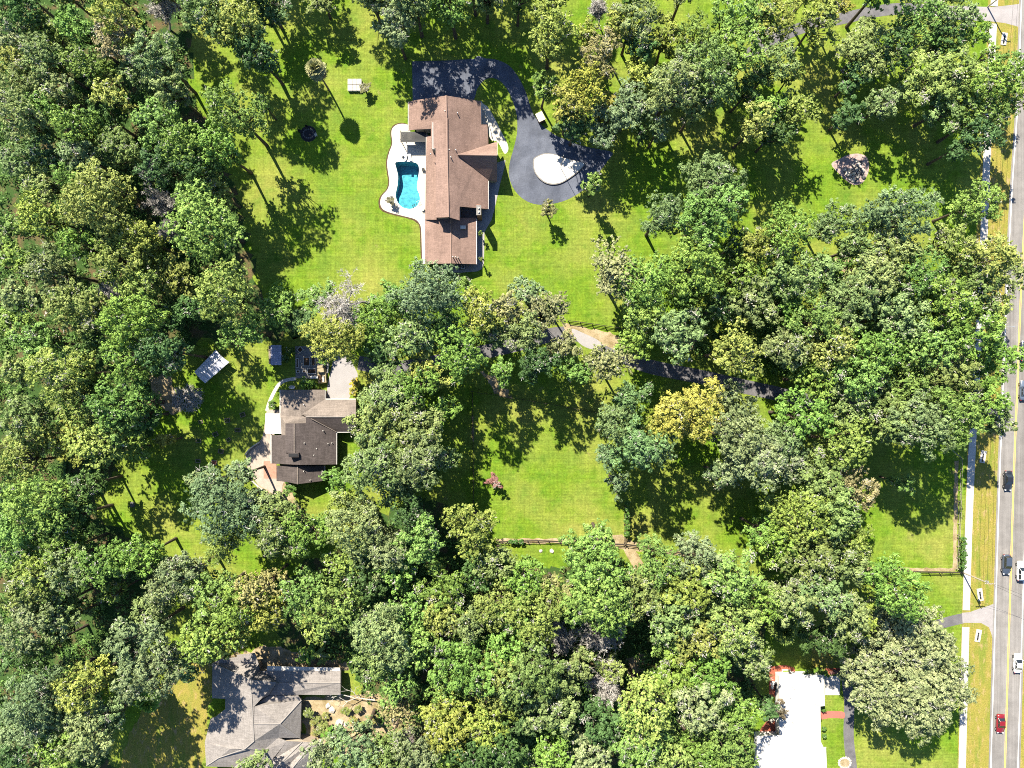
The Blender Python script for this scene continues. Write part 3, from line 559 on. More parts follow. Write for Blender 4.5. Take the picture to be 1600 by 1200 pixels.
hD = thing('white_roofed_house', W(1250,1130), 'long low house with brilliant white hipped roof near the red walk', 'house')
RD = 4.4
facet(hD, 'roof_slope', [(1217,1056,E),(1288,1055,E),(1253.7,1096.5,RD)], M['roofD'])
facet(hD, 'roof_slope', [(1217,1056,E),(1253.7,1096.5,RD),(1254,1174,RD),(1218,1149,E)], M['roofD'])
facet(hD, 'roof_slope', [(1288,1055,E),(1289,1103,E),(1282,1104,3.25),(1283,1168,3.25),(1254,1174,RD),(1253.7,1096.5,RD)], M['roofD'])
facet(hD, 'roof_slope', [(1182.7,1150.5,E),(1218,1149,E),(1254,1174,RD),(1255,1184,RD),(1221,1184,RD)], M['roofD'])
facet(hD, 'roof_slope', [(1182.7,1150.5,E),(1221,1184,RD),(1182.7,1218,E)], M['roofD'])
facet(hD, 'roof_slope', [(1254,1174,RD),(1283,1168,3.25),(1290.7,1167.7,E),(1293,1218,E),(1255,1184,RD)], M['roofD'])
facet(hD, 'roof_slope', [(1182.7,1218,E),(1221,1184,RD),(1255,1184,RD),(1293,1218,E)], M['roofD'])
for a, b_ in (((1253.7,1096.5,RD),(1254,1174,RD)),((1221,1184,RD),(1255,1184,RD)),((1217,1056,E),(1253.7,1096.5,RD)),((1288,1055,E),(1253.7,1096.5,RD)),((1182.7,1150.5,E),(1221,1184,RD)),((1218,1149,E),(1254,1174,RD)),((1290.7,1167.7,E),(1255,1184,RD))): ridge(hD, a, b_, M['offwhite'], .07)
for pts in ([(1219,1058,3),(1286,1057,3),(1286,1101,3),(1279.5,1104,3),(1280,1168,3),(1219,1168,3)], [(1185,1153,3),(1280,1153,3),(1288,1170,3),(1290,1215,3),(1185,1215,3)]): wall(hD, pts, 2.85, M['white'])
for a in ((1234,1090,3.6),(1240,1075,3.6),(1242,1079,3.5),(1237,1073,3.4),(1238,1128,3.8),(1227,1162,3.6)): vent(hD, *a, hh=.45, r=.08, m='metal')
p = W(1280.2,1117,1.1); window(hD, (p.x, p.y, 1.05), 'e', 1.0, 2.05, 'door')
for y in (1070, 1085, 1135, 1150): p = W(1286.2 if y < 1100 else 1280.2, y, 1.5); window(hD, (p.x, p.y, 1.5), 'e')
sheet('brick_patio', PX(rough([(1201,1042),(1222,1039),(1240,1042),(1244,1058),(1220,1058),(1218,1090),(1202,1088)], 1, 5, 2)), .03, M['redbrick'])
sheet('brick_patio', PX([(1184,1149),(1190,1136),(1203,1120),(1218,1112),(1222,1152),(1184,1152)]), .03, M['redbrick'])
sheet('entry_pad', PX([(1289,1056),(1312.5,1056),(1312.5,1086),(1289,1086)]), .04, M['concrete'])
sheet('red_walk', PX(smooth_poly([(1280,1113),(1295,1111),(1308,1111),(1319,1113),(1319,1122),(1308,1122),(1295,1122),(1280,1124)], 3)), .03, M['redwalk'])
# ------------------------------------------------------------------ trees
def leaf_cards(rng, cen, nrm, size, ratio=0.62):
    """flat leaf sprays: cen (N,3), nrm (N,3), half length size (N,)"""
    N = len(cen); a = rng.normal(size=(N, 3)); nrm = nrm/np.linalg.norm(nrm, axis=1, keepdims=True)
    t = a-nrm*np.sum(a*nrm, 1, keepdims=True); t /= np.linalg.norm(t, axis=1, keepdims=True); b = np.cross(nrm, t)
    s = size[:, None]; v = np.empty((N, 4, 3))
    v[:, 0] = cen+t*s; v[:, 1] = cen+b*s*ratio-nrm*s*.12; v[:, 2] = cen-t*s*.95; v[:, 3] = cen-b*s*ratio-nrm*s*.12
    return v.reshape(-1, 3), np.arange(N*4).reshape(N, 4)

STY = {  # lobes per metre of radius, lobe radius / R, clump radius range, leaves per clump, leaf half length, flattening, clump density
    'oak':   dict(nl=5.4, lr=(.14, .29), cr=(.20, .50), lp=27, ls=(.10, .25), hh=.72, dens=8.0, moss=.6),
    'round': dict(nl=5.6, lr=(.14, .28), cr=(.18, .42), lp=25, ls=(.10, .23), hh=.80, dens=10.0, moss=.08),
    'cloud': dict(nl=4.2, lr=(.18, .32), cr=(.18, .44), lp=26, ls=(.095, .22), hh=.78, dens=10.0, moss=.2),
    'feather': dict(nl=6.8, lr=(.12, .22), cr=(.18, .44), lp=22, ls=(.12, .27), hh=.85, dens=9.0, moss=.08),
}
def tree_height(R): return min(25, 7.0+3.0*R) if R > 2.4 else 1.6+5.2*R if R > 1.6 else 1.6+3.2*R

def make_tree_meshes(style, R, seed):
    rng = np.random.default_rng(seed); rnd = random.Random(seed); P = STY[style]
    Ht = tree_height(R); hh = P['hh']*R; hc = Ht-hh; low = min(hc*.75, max(hh*1.4, hc*.5))
    nl = int(7+P['nl']*R); lobes = []; ph = rng.uniform(0, 6.28, 4); tries = 0
    while len(lobes) < nl and tries < 5000:
        tries += 1
        th = rng.uniform(0, 2*math.pi); edge = R*(.86+.17*math.sin(2*th+ph[0])+.14*math.sin(3*th+ph[1])+.12*math.sin(5*th+ph[2]))
        lr = R*rng.uniform(*P['lr']); u = rng.uniform(0, 1)
        if u < .64:                                   # the dome
            rr = max(0, edge-lr*.5)*math.sqrt(rng.uniform(0, 1)); dome = math.sqrt(max(0, 1-(rr/(1.25*R))**2)); z = hc+hh*(1.25*dome*rng.uniform(.5, 1.0)-.45*(rr/R))
        else:                                         # lower boughs
            q = rng.uniform(0, 1); z = hc-low*q; rr = max(0, edge*(1-.45*q)-lr*.5)*rng.uniform(.35, 1.0)
        c = np.array([rr*math.cos(th), rr*math.sin(th), z])
        if any(np.linalg.norm((c-q[0])*np.array([1, 1, .75])) < .72*(lr+q[1])*(1.0 if tries < 1800 else .8) for q in lobes): continue
        lobes.append((c, lr))
    cen = []; nrm = []; size = []; val = []
    for c, lr in lobes:
        lobev = rng.uniform(0, 1); k = int(P['dens']*lr*lr+5)
        for _ in range(k):
            d = rng.normal(size=3); d[2] = abs(d[2])-.22; d /= np.linalg.norm(d)
            cc = c+d*lr*rng.uniform(.62, 1.40)*np.array([1, 1, .85]); cr = rng.uniform(*P['cr'])*(0.8+.06*R)
            m = max(7, int(P['lp']*(cr/.5)**1.6)); q = rng.normal(size=(m, 3)); q /= np.linalg.norm(q, axis=1, keepdims=True)
            q *= (rng.uniform(.35, 1.0, size=(m, 1))); pts = cc+q*cr*np.array([1, 1, .75])
            if style == 'feather': pts = cc+q*cr*np.array([.55, .55, .45])+d*np.array([1.3, 1.3, .5])*cr*rng.uniform(-.2, 1.3, size=(m, 1))
            cen.append(pts); nrm.append(q*.8+d*.6+np.array([0, 0, .25])+rng.normal(size=(m, 3))*.28)
            size.append(rng.uniform(*P['ls'], size=m)); cv = rng.uniform(0, 1)
            val.append(np.clip(.30*lobev+.38*cv+.32*rng.uniform(0, 1, m), 0, 1))
        m = int(7*lr*lr+4); q = rng.normal(size=(m, 3)); q /= np.linalg.norm(q, axis=1, keepdims=True); cen.append(c+q*lr*rng.uniform(.2, .7, size=(m, 1)))
        nrm.append(rng.normal(size=(m, 3))+np.array([0, 0, .6])); size.append(rng.uniform(.28, .48, m)); val.append(rng.uniform(0, .6, m))
    cen = np.concatenate(cen); nrm = np.concatenate(nrm); size = np.concatenate(size); val = np.concatenate(val)
    v, f = leaf_cards(rng, cen, nrm, size); mi = [np.zeros(len(f), np.int32)]; vs = [v]; n = len(v)
    # grey moss tufts and dead twig ends at the outside of the crown belong to it
    mc = []; mn = []
    mossy = rnd.sample(range(len(lobes)), max(1, len(lobes)//4))
    for _ in range(int(9*R*P['moss'])+1):
        c, lr = lobes[rnd.choice(mossy)]; d = rng.normal(size=3); d[2] = abs(d[2])*.7+.1; d /= np.linalg.norm(d)
        m = 6; mc.append(c+d*lr*.98+rng.normal(size=(m, 3))*np.array([.28, .28, .3])); mn.append(rng.normal(size=(m, 3))+d*.4)
    mc = np.concatenate(mc); mn = np.concatenate(mn); mv, mf = leaf_cards(rng, mc, mn, rng.uniform(.12, .30, len(mc)), .4); vs.append(mv); mi.append(np.full(len(mf), 1, np.int32)); n += len(mv)
    tv = []
    for _ in range(int(5*R*(.35+P['moss']))):
        c, lr = lobes[rnd.choice(mossy) if rnd.random() < .7 else rnd.randrange(len(lobes))]
        d = rng.normal(size=3); d[2] = abs(d[2])*.8+.2; d /= np.linalg.norm(d); base = c+d*lr*.75
        for _ in range(5):
            dd = d+rng.normal(size=3)*.55; dd /= np.linalg.norm(dd); L = rng.uniform(.4, 1.0)*(.6+.06*R); w = rng.uniform(.02, .05)
            sd = np.cross(dd, rng.normal(size=3)); sd /= np.linalg.norm(sd); tip = base+dd*L
            tv += [base-sd*w, base+sd*w, tip+sd*w*.6, tip-sd*w*.6]
    tv = np.array(tv); vs.append(tv); mi.append(np.full(len(tv)//4, 2, np.int32))
    V = np.concatenate(vs); F = np.arange(len(V)).reshape(-1, 4); MI = np.concatenate(mi); AV = np.concatenate([val, np.zeros(len(F)-len(val))])
    crown = np_mesh('crown', V, F, [M['leaf'], M['moss'], M['twig']], mi=MI, attr=AV)
    b = MB(); tr = .08+.042*R; lean = rng.uniform(-.4, .4, 2)
    fork = np.array([lean[0], lean[1], (hc-low*.8) if R > 2 else hc*.55])
    b.tube([(0, 0, -.1), (lean[0]*.3, lean[1]*.3, fork[2]*.35), (lean[0]*.7, lean[1]*.7, fork[2]*.72), tuple(fork)], [tr*1.35, tr, tr*.85, tr*.75], 8)
    for c, lr in sorted(lobes, key=lambda q: -q[1])[:max(6, int(nl*.6))]:
        s0 = fork*np.array([1, 1, rng.uniform(.85, 1)]); mid = s0*.45+c*.55+np.array([0, 0, -.12*R])+rng.normal(size=3)*.12*R*.5
        b.tube([tuple(s0), tuple(mid), tuple(c+np.array([0, 0, lr*.15]))], [tr*.5, tr*.28, .04], 5)
    return dict(crown=crown, trunk=b.mesh('trunk', M['bark']), R=R, H=Ht, hc=hc+hh*.2)

def make_bare_meshes(R, seed):
    rng = np.random.default_rng(seed); Ht = tree_height(R)*.9; b = MB(); tw = []
    def grow(p, d, L, r, lev):
        n = 3; pts = [p]; dd = d
        for i in range(n):
            dd = dd+rng.normal(size=3)*.18+np.array([0, 0, .05]); dd /= np.linalg.norm(dd); pts.append(pts[-1]+dd*L/n)
        b.tube([tuple(q) for q in pts], [r, r*.85, r*.7, r*.5], 5 if lev < 2 else 3, cap=False)
        if lev < 4:
            for k in range([7, 5, 4, 4][lev]):
                q = pts[1+k % 3] if lev else pts[3]-np.array([0, 0, rng.uniform(0, .25)*L])
                e = rng.normal(size=3)*np.array([1, 1, .45])*(1.1 if lev else 1.0)+dd*.75+np.array([0, 0, .12]); e /= np.linalg.norm(e)
                grow(q, e, L*rng.uniform(.5, .72) if lev else R*rng.uniform(.6, .85), r*.5, lev+1)
        else:
            for _ in range(16):
                e = dd+rng.normal(size=3)*.6; e /= np.linalg.norm(e); l = rng.uniform(.25, .7); s = np.cross(e, rng.normal(size=3)); s /= np.linalg.norm(s); w = .03
                q = pts[rng.integers(1, 4)]; tw.extend([q-s*w, q+s*w, q+e*l+s*w*.5, q+e*l-s*w*.5])
    grow(np.zeros(3), np.array([0, 0, 1.0]), Ht*.45, .10+.045*R, 0)
    tw = np.array(tw); twm = np_mesh('crown', tw, np.arange(len(tw)).reshape(-1, 4), [M['twig']])
    return dict(trunk=b.mesh('trunk', M['barkpale']), crown=twm, R=R, H=Ht, hc=Ht*.75)

# kinds: colour of the leaf, crown styles, names and words
KIND = {
    'd': ((.054, .112, .030), ('round', 'oak'), 'dark green', 'broadleaf_tree'),
    'b': ((.124, .218, .042), ('round', 'round', 'oak'), 'fresh green', 'broadleaf_tree'),
    'l': ((.178, .235, .050), ('oak', 'round'), 'yellowish green', 'broadleaf_tree'),
    'o': ((.130, .192, .058), ('oak',), 'olive green', 'oak_tree'),
    'g': ((.138, .196, .074), ('cloud', 'oak'), 'greyish green', 'oak_tree'),
    'k': ((.098, .164, .064), ('cloud',), 'bluish green', 'oak_tree'),
    'y': ((.205, .225, .040), ('feather', 'oak'), 'golden yellow', 'broadleaf_tree'),
    'r': ((.195, .200, .084), ('oak', 'feather'), 'brown tinged', 'broadleaf_tree'),
    'f': ((.160, .230, .044), ('feather',), 'feathery green', 'broadleaf_tree'),
    's': ((.3, .3, .3), ('bare',), 'bare silver', 'bare_tree'),
}
CLASSES = (1.3, 2.2, 3.4, 4.9, 6.6)
LIB = {}
def lib(style, R, i):
    cls = min(CLASSES, key=lambda c: abs(math.log(c/R))); key = (style, cls, i)
    if key not in LIB:
        sd = hash_(style)*131+int(cls*10)*7+i*1013
        LIB[key] = make_bare_meshes(cls, sd) if style == 'bare' else make_tree_meshes(style, cls, sd)
    return LIB[key]
def hash_(s): return sum(ord(c)*(i+3) for i, c in enumerate(s)) % 997
NVAR = {'oak': 4, 'round': 4, 'cloud': 3, 'feather': 2, 'bare': 2}

TREES = """
30 15 32 d|10 52 26 g|67 47 28 l|115 42 30 b|180 26 36 l|187 62 38 r|240 85 36 o|228 8 20 s|255 130 30 o|60 85 34 o|135 98 32 b|20 95 24 l|30 132 34 o|82 138 30 o
172 148 28 l|215 115 26 o|28 182 36 o|66 166 26 b|115 196 32 b|155 176 26 d|244 192 36 b|286 228 36 b 24|182 230 32 o|120 240 30 g|70 236 28 d|24 250 30 o|60 286 28 o|105 274 26 b|160 285 38 l
360 172 42 b 25|338 226 36 b 23|250 258 32 d|308 268 34 d 22|322 20 38 o 24|374 34 40 l 24|216 250 15 s|332 296 28 l|416 6 36 d 12|398 74 34 d 21|500 -4 26 o 10|614 32 34 g 20|407 160 13 b
640 -18 42 o 23|700 -14 42 b 23|758 -20 34 o 17|570 -30 38 o 22|395 -113 40 b 18|440 -122 38 o 18|372 -44 36 d 24|735 -60 40 o 24|600 -95 40 o 21|662 -92 38 b 20|722 -98 40 o 21|784 -88 36 b 20|540 -95 38 o 21|630 -150 40 o 20|700 -150 40 o 20|770 -150 40 b 20|560 -150 40 o 20|840 -90 40 o 20|300 -40 34 b|230 -44 34 o|150 -42 34 b|70 -40 34 o|0 -40 34 d|810 -20 26 d|870 -35 32 l|1000 -40 40 b|1080 -36 36 o|1280 -36 36 l|1400 -40 40 b|1500 -38 34 o
862 42 40 l|945 4 16 s|940 82 34 r|924 44 18 y|965 35 26 l|992 24 34 o|1005 74 26 d|850 133 20 b|912 130 34 y|890 165 28 y|944 166 20 y|898 194 28 d 15|948 194 34 k 15|985 165 36 g 17|1010 200 18 d 12|1000 115 26 l|1046 56 30 l
1086 60 34 b|1056 128 44 o|1110 110 44 o|1156 76 40 b|1148 20 36 b|1190 22 30 b|1094 160 28 o|1032 198 18 g|1176 132 26 d|1186 188 28 l|1115 284 46 o|928 286 17 b
1214 26 36 l|1286 28 30 l|1312 6 20 y|1214 95 32 o|1242 116 15 l|1360 70 46 o 15|1340 120 26 d 12|1404 72 26 d|1436 26 36 b|1488 26 36 o|1524 50 24 b|1546 80 15 b|1482 58 26 d|1448 120 42 l 17|1502 112 42 l 18|1560 126 40 b|1590 100 24 b
1482 162 38 o 15|1546 176 38 b|1592 162 26 l|1242 170 32 f 16|1204 170 26 b|1214 206 26 d 15|1384 160 26 o 14|1332 174 26 d 13|1530 214 32 d|1530 318 36 b|1412 332 46 g
8 352 24 b|60 337 32 f|150 326 48 l|240 312 22 s|250 370 17 s|316 344 56 b|214 373 34 l|120 382 30 b|28 402 28 b|72 420 36 o|184 410 36 l|225 402 26 l|270 430 36 l 14|212 446 32 l|28 460 30 o|118 480 42 o|142 462 18 s|350 460 46 l
200 500 44 b|252 502 32 d 13|20 506 28 b|50 532 32 b|200 560 42 b|90 580 44 l|28 576 30 o|250 552 34 d 25|376 517 32 b|148 545 26 d|300 482 24 d|430 484 32 b 12|494 464 26 b 9|470 500 26 d 9|549 458 42 s 23|522 530 44 l|612 468 32 b|670 453 48 k|722 441 15 b|640 520 42 o
592 502 32 b|690 520 34 d|720 552 42 b|755 486 36 y|792 480 28 r|668 580 30 l|776 522 26 o|736 474 20 l|596 546 28 d|786 582 22 b|822 455 26 g|850 488 34 r|866 480 20 o|820 522 32 o|880 540 24 r|840 568 32 d|960 422 42 r|1010 440 46 b|1002 492 32 b
990 536 28 b|1086 416 48 b|1037 337 36 k|1110 337 50 b|1152 382 28 d|1190 382 34 l|1060 520 42 o|1160 430 34 b|1150 550 42 l|950 566 34 r|902 580 26 b|1182 470 40 o|1130 480 28 d|1226 365 44 b|1308 346 32 o|1234 430 42 o|1352 380 34 o|1396 402 42 o|1366 436 38 o
1440 428 42 b|1490 380 32 l|1550 402 38 l|1520 444 42 o|1580 430 26 o|1488 472 42 b|1330 470 44 o|1270 500 38 b|1410 490 42 o|1224 474 36 b|1232 540 38 o|1300 540 38 l|1368 550 42 b|1450 540 42 b|1520 520 42 b|1562 562 36 b|1492 590 42 o|1420 600 40 b|1342 590 38 b|1274 592 38 b|1282 426 30 o|1550 480 30 l
110 622 42 l 15|182 632 42 b 23|30 650 34 o|100 686 36 l 11|148 694 40 f 21|44 682 34 l 14|24 726 32 l|40 708 20 s|182 662 34 b 20|222 650 30 d 13|212 700 22 b 7|258 688 12 y|55 785 46 b|100 812 38 d|24 830 36 b|30 862 34 b|90 862 34 b|60 892 36 l|110 890 36 g|158 880 38 b|212 870 34 b
345 790 56 k|316 758 26 g|374 742 26 g|280 902 34 g|346 848 32 l|130 758 28 d|10 770 20 d|604 622 48 o 20|650 604 34 b|588 668 40 o|654 668 42 o|690 640 26 b|580 726 48 o|650 722 44 o|694 716 22 o|620 758 34 o|526 750 22 b|430 824 46 o|478 832 38 b|400 790 28 g|556 822 46 g
540 880 38 l|602 860 40 g|655 846 38 b|640 800 32 d|736 826 42 l|776 880 30 o|620 892 30 b|540 788 28 l|986 624 30 k|962 662 34 k|996 694 42 k|1032 700 28 k|952 712 24 k|966 756 20 k|1080 644 52 y 22|1150 632 34 g|1160 688 46 g|1182 722 44 g|1130 742 24 g|940 842 30 b|930 884 50 b
1030 882 38 b|1090 868 38 g|1196 832 30 b|1258 650 42 b|1220 692 38 g|1232 722 38 g|1325 692 40 f|1332 630 38 o|1372 622 34 o|1400 656 42 o|1437 664 44 g|1490 650 46 b|1540 622 38 b|1552 652 28 o|1284 745 42 o|1336 764 34 r|1250 806 48 l|1302 804 42 o|1332 850 32 l|1262 870 48 o|1312 880 42 o|1216 852 34 b|1416 755 17 b
40 922 38 o|80 950 34 o|40 980 42 g|92 976 28 g|20 1032 28 d|60 1020 32 d|125 1074 40 l|50 1092 44 g|96 1104 38 g|60 1134 38 g|24 1152 32 g|140 1150 42 g|172 1112 28 g|92 1172 34 b|36 1188 38 d|262 920 34 g|236 950 28 o|212 1000 42 g|238 1050 46 g|290 1040 28 o|326 996 42 f 24|330 932 38 b|370 952 34 b 24|402 920 34 r 23|356 1002 26 l 21|170 930 18 b
472 926 36 b|522 946 42 f|490 980 26 l|415 957 32 y 22|600 990 48 o|586 1022 38 o|640 958 38 b|690 920 38 b|650 1012 36 b|620 1066 34 b|690 960 34 l|732 980 34 g|770 952 38 l|726 1040 48 b|700 1072 32 b|772 1060 42 l|690 1112 34 l|622 1100 34 r|706 1142 42 y|760 1130 38 l|556 1180 42 g|502 1188 28 g|602 1190 38 o|650 1182 38 g|732 1182 38 d|782 1172 38 d|566 900 36 d|746 900 28 d
842 958 48 l|822 910 34 b|865 930 28 r|930 936 52 b|962 972 28 b|1000 930 38 o|1068 920 42 l|1050 962 42 o|1150 900 42 b|1148 980 44 l|1090 1000 42 l|1044 1000 28 b|830 1050 48 o|872 1070 38 o|890 1012 24 s|950 1022 32 s|966 1064 34 s|1060 1060 38 b|1112 1060 38 b|1100 1104 42 g|1010 1110 48 f|1002 1152 48 b|940 1130 36 d|862 1112 42 o|862 1180 38 b|920 1190 38 g|1042 1182 46 l|1136 1160 46 b|1150 1110 32 b|820 1130 28 d|1182 1030 32 o|1092 1190 38 b|1120 940 30 o|1200 940 36 b|790 1010 34 b
1280 930 42 o|1240 942 38 o|1322 960 38 o|1400 918 46 b|1340 970 30 f|1290 1002 28 d|1206 1108 18 d|960 1050 22 o|905 1040 26 o|800 960 30 b
380 1225 36 g|700 1230 40 b|850 1235 40 o|1000 1236 40 b|60 1235 40 g|600 1240 40 o|1130 1232 38 l
"""
LAND = [('swimming pool', 637, 290), ('brown house', 712, 260), ('white island', 872, 264), ('lone palm', 500, 125), ('fire ring', 482, 209), ('dark roofed house', 475, 685), ('white canopy', 331, 573), ('brush pile', 290, 622), ('blue shed', 431, 555), ('grey roofed house', 410, 1120), ('white roofed house', 1250, 1120), ('red car', 1563, 1131), ('rock pile', 1335, 266), ('fenced drive bend', 920, 530), ('paddock golden tree', 1080, 644), ('large silver tree', 549, 458), ('plum tree', 773, 751), ('utility pole', 1503, 893), ('black car', 1575, 751), ('round clearing', 215, 765), ('top left corner', 0, 0), ('bottom left corner', 0, 1200), ('bottom edge middle', 800, 1200), ('top right corner', 1600, 0), ('left edge middle', 0, 600), ('paddock fence corner', 975, 848), ('top edge middle', 800, 0), ('huge oak', 1425, 1055), ('street lamp', 1560, 512)]
DIRS = ['right', 'lower right', 'below', 'lower left', 'left', 'upper left', 'above', 'upper right']
def dir8(dx, dy): return int(round(math.degrees(math.atan2(dy, dx))/45)) % 8
ORD = ['nearest', 'second', 'third', 'fourth', 'fifth', 'sixth', 'seventh', 'eighth', 'ninth', 'tenth', 'eleventh', 'twelfth']

tl = []
for row in TREES.strip().split('\n'):
    for e in row.split('|'):
        q = e.split(); tl.append((float(q[0]), float(q[1]), float(q[2]), q[3], float(q[4]) if len(q) > 4 else None))
def tree_label(i):
    x, y, r, k, _ = tl[i]
    for name, lx, ly in sorted(LAND, key=lambda a: math.hypot(a[1]-x, a[2]-y)):
        d = math.hypot(lx-x, ly-y); s = dir8(x-lx, y-ly)
        if d < 6: continue
        rank = sum(1 for j, t in enumerate(tl) if t[3] == k and dir8(t[0]-lx, t[1]-ly) == s and math.hypot(t[0]-lx, t[1]-ly) < d-1e-6)
        if rank < len(ORD):
            sz = 'small' if r < 23 else 'broad' if r > 41 else 'mid-sized'
            w = DIRS[s] if DIRS[s] in ('above', 'below') else DIRS[s]+' of'
            return f"{sz} {KIND[k][2]} tree, {ORD[rank]} of that colour {w} the {name}"
    return f"{KIND[k][2]} tree"

TREE_AT = []
def place_tree(px, py, r, k, Ht, label, idx, group='trees of the wooded lots'):
    rnd = random.Random(idx*7919+13); col, styles, word, nm = KIND[k]
    style = styles[rnd.randrange(len(styles))]
    R0 = r*S*.90
    m = lib(style, R0, rnd.randrange(NVAR[style])); H0 = Ht or tree_height(R0)*rnd.uniform(.88, 1.08)
    hcen = m['hc']*H0/m['H']; p = W(px, py, hcen); R = r*S*(H-hcen)/H
    sx = R/m['R']*1.10; t = thing(nm, (p.x, p.y, 0), label, 'tree', group)
    t.scale = (sx, sx, H0/m['H']); t.rotation_euler = (0, 0, rnd.uniform(0, 6.283)); TREE_AT.append((p.x, p.y, R))
    link('trunk', m['trunk'], t)
    q = rnd.uniform(.94, 1.28); c = link('crown', m['crown'], t); c.color = (col[0]*q*rnd.uniform(.9, 1.12), col[1]*q, col[2]*q*rnd.uniform(.85, 1.2), 1)
    return t
for i, (x, y, r, k, h) in enumerate(tl): place_tree(x, y, r, k, h, tree_label(i), i)

# the huge oak by the sidewalk: one crown of its own
def huge_oak():
    sub = [(1400,962,40),(1438,998,50),(1384,1010,36),(1350,1042,32),(1420,1048,54),(1470,1040,42),(1380,1092,44),(1440,1104,48),(1488,1078,36),(1404,1000,40),(1460,1000,30),(1400,1070,40),(1360,1070,30),(1455,1070,44),(1340,1078,22)]
    base = W(1418, 1050, 9); t = thing('oak_tree', (base.x, base.y, 0), 'huge spreading mossy grey oak between the white roofed house and the sidewalk', 'tree')
    V = []; A = []; MI = []; b = MB(); rng = random.Random(77)
    for i, (x, y, r) in enumerate(sub):
        R = r*S*.95; m = make_tree_meshes('oak', max(2.2, R), 900+i); hz = 12.5+rng.uniform(-1, 2.0)-abs(r-45)*.03; c = W(x, y, hz)
        dz = hz-m['hc']; me = m['crown']; nf = len(me.polygons); v = np.empty(len(me.vertices)*3, np.float32); me.vertices.foreach_get('co', v); v = v.reshape(-1, 3)+np.array([c.x-base.x, c.y-base.y, dz])
        a = np.empty(nf, np.float32); me.attributes['v'].data.foreach_get('value', a); q = np.empty(nf, np.int32); me.polygons.foreach_get('material_index', q)
        f = v.reshape(-1, 4, 3); keep = f[:, :, 2].mean(1) > 5.5; V.append(f[keep]); A.append(a[keep]); MI.append(q[keep])
        p = (c.x-base.x, c.y-base.y, hz-1.0); b.tube([(0, 0, 4), (p[0]*.5+rng.uniform(-1, 1), p[1]*.5+rng.uniform(-1, 1), 8.5), p], [.45, .28, .08], 6)
        bpy.data.meshes.remove(m['crown']); bpy.data.meshes.remove(m['trunk'])
    b.tube([(0, 0, -.1), (.1, 0, 1.2), (0, 0, 4.3)], [1.1, .8, .65], 10)
    V = np.concatenate(V).reshape(-1, 3)
    c = link('crown', np_mesh('crown', V, np.arange(len(V)).reshape(-1, 4), [M['leaf'], M['moss'], M['twig']], mi=np.concatenate(MI), attr=np.concatenate(A)), t); c.color = (.205, .25, .11, 1)
    link('trunk', b.mesh('trunk', M['bark']), t)
huge_oak()

# lone plants
def shrub(px, py, r, h, col, label, name='shrub', grp=None, style='round', idx=0):
    R = r*S; m = lib(style, R, idx % NVAR[style]); p = W(px, py, h*.6); t = thing(name, (p.x, p.y, 0), label, 'shrub', grp); s = R/m['R']
    t.scale = (s, s, h/m['H']); t.rotation_euler = (0, 0, idx*1.7); c = link('crown', m['crown'], t); c.color = (*col, 1); link('trunk', m['trunk'], t); return t
GR = (.07, .15, .025)
shrub(856, 329, 15, 6.5, (.16, .17, .06), 'small pale green tree alone on the lawn below the driveway loop', 'young_tree', None, 'oak', 1)
shrub(773, 751, 13, 4.2, (.20, .10, .085), 'small plum coloured tree alone in the left side of the paddock', 'young_tree', None, 'oak', 2)
shrub(454, 764, 13, 4, GR, 'round green shrub just below the dark roofed house', idx=1)
shrub(750.5, 366, 4.5, 3.6, (.12, .19, .03), 'slim light green shrub on the patio right of the brown house wing', idx=2)
shrub(752.5, 406, 4.5, 3.8, (.15, .19, .05), 'slim yellowish shrub at the lower right corner of the brown house patio', idx=3)
shrub(570, 139, 10, 2.6, (.12, .13, .05), 'loose olive bush beside the pale crates on the lawn', idx=2, style='oak')
shrub(477, 601, 12, 2.6, (.10, .20, .025), 'bright green bush on the path above the dark roofed house', idx=1)
shrub(488, 600, 8, 2.2, (.10, .20, .025), 'smaller bright green bush right of the path bush above the dark roofed house', idx=3)
shrub(505, 566, 7, 2.4, (.10, .22, .035), 'light green bush at the upper end of the tan vehicle', idx=0)
shrub(425, 632, 8, 2.0, (.08, .15, .03), 'bush in a planter above the white porch roof', idx=2)
shrub(556, 598, 9, 2.2, (.30, .26, .03), 'yellow flowering bush along the right edge of the pale drive', idx=1)
shrub(551, 611, 8, 2.0, (.26, .25, .04), 'lower yellow bush along the right edge of the pale drive', idx=2)
shrub(455, 548, 8, 2.4, (.05, .10, .02), 'dark bush between blue grey shed and garden paving', idx=3)
shrub(446, 560, 8, 2.4, (.05, .10, .02), 'dark bush against the right side of the blue grey shed', idx=1)
shrub(518, 1150, 17, 2.4, (.10, .22, .03), 'bright green bush in the sandy yard right of the grey roofed house', idx=0)
shrub(505, 1135, 13, 2.4, (.15, .19, .05), 'pale green bush in the sandy yard beside the bright one', idx=2)
shrub(483, 1112, 10, 2.6, (.13, .17, .05), 'olive bush touching the right hip of the grey roofed house', idx=1)
shrub(497, 1122, 8, 1.9, (.15, .18, .05), 'small olive bush in the middle of the sandy yard', idx=3)
shrub(493, 1143, 7, 1.9, (.17, .18, .05), 'small yellowish bush at the corner steps of the grey roofed house', idx=1)
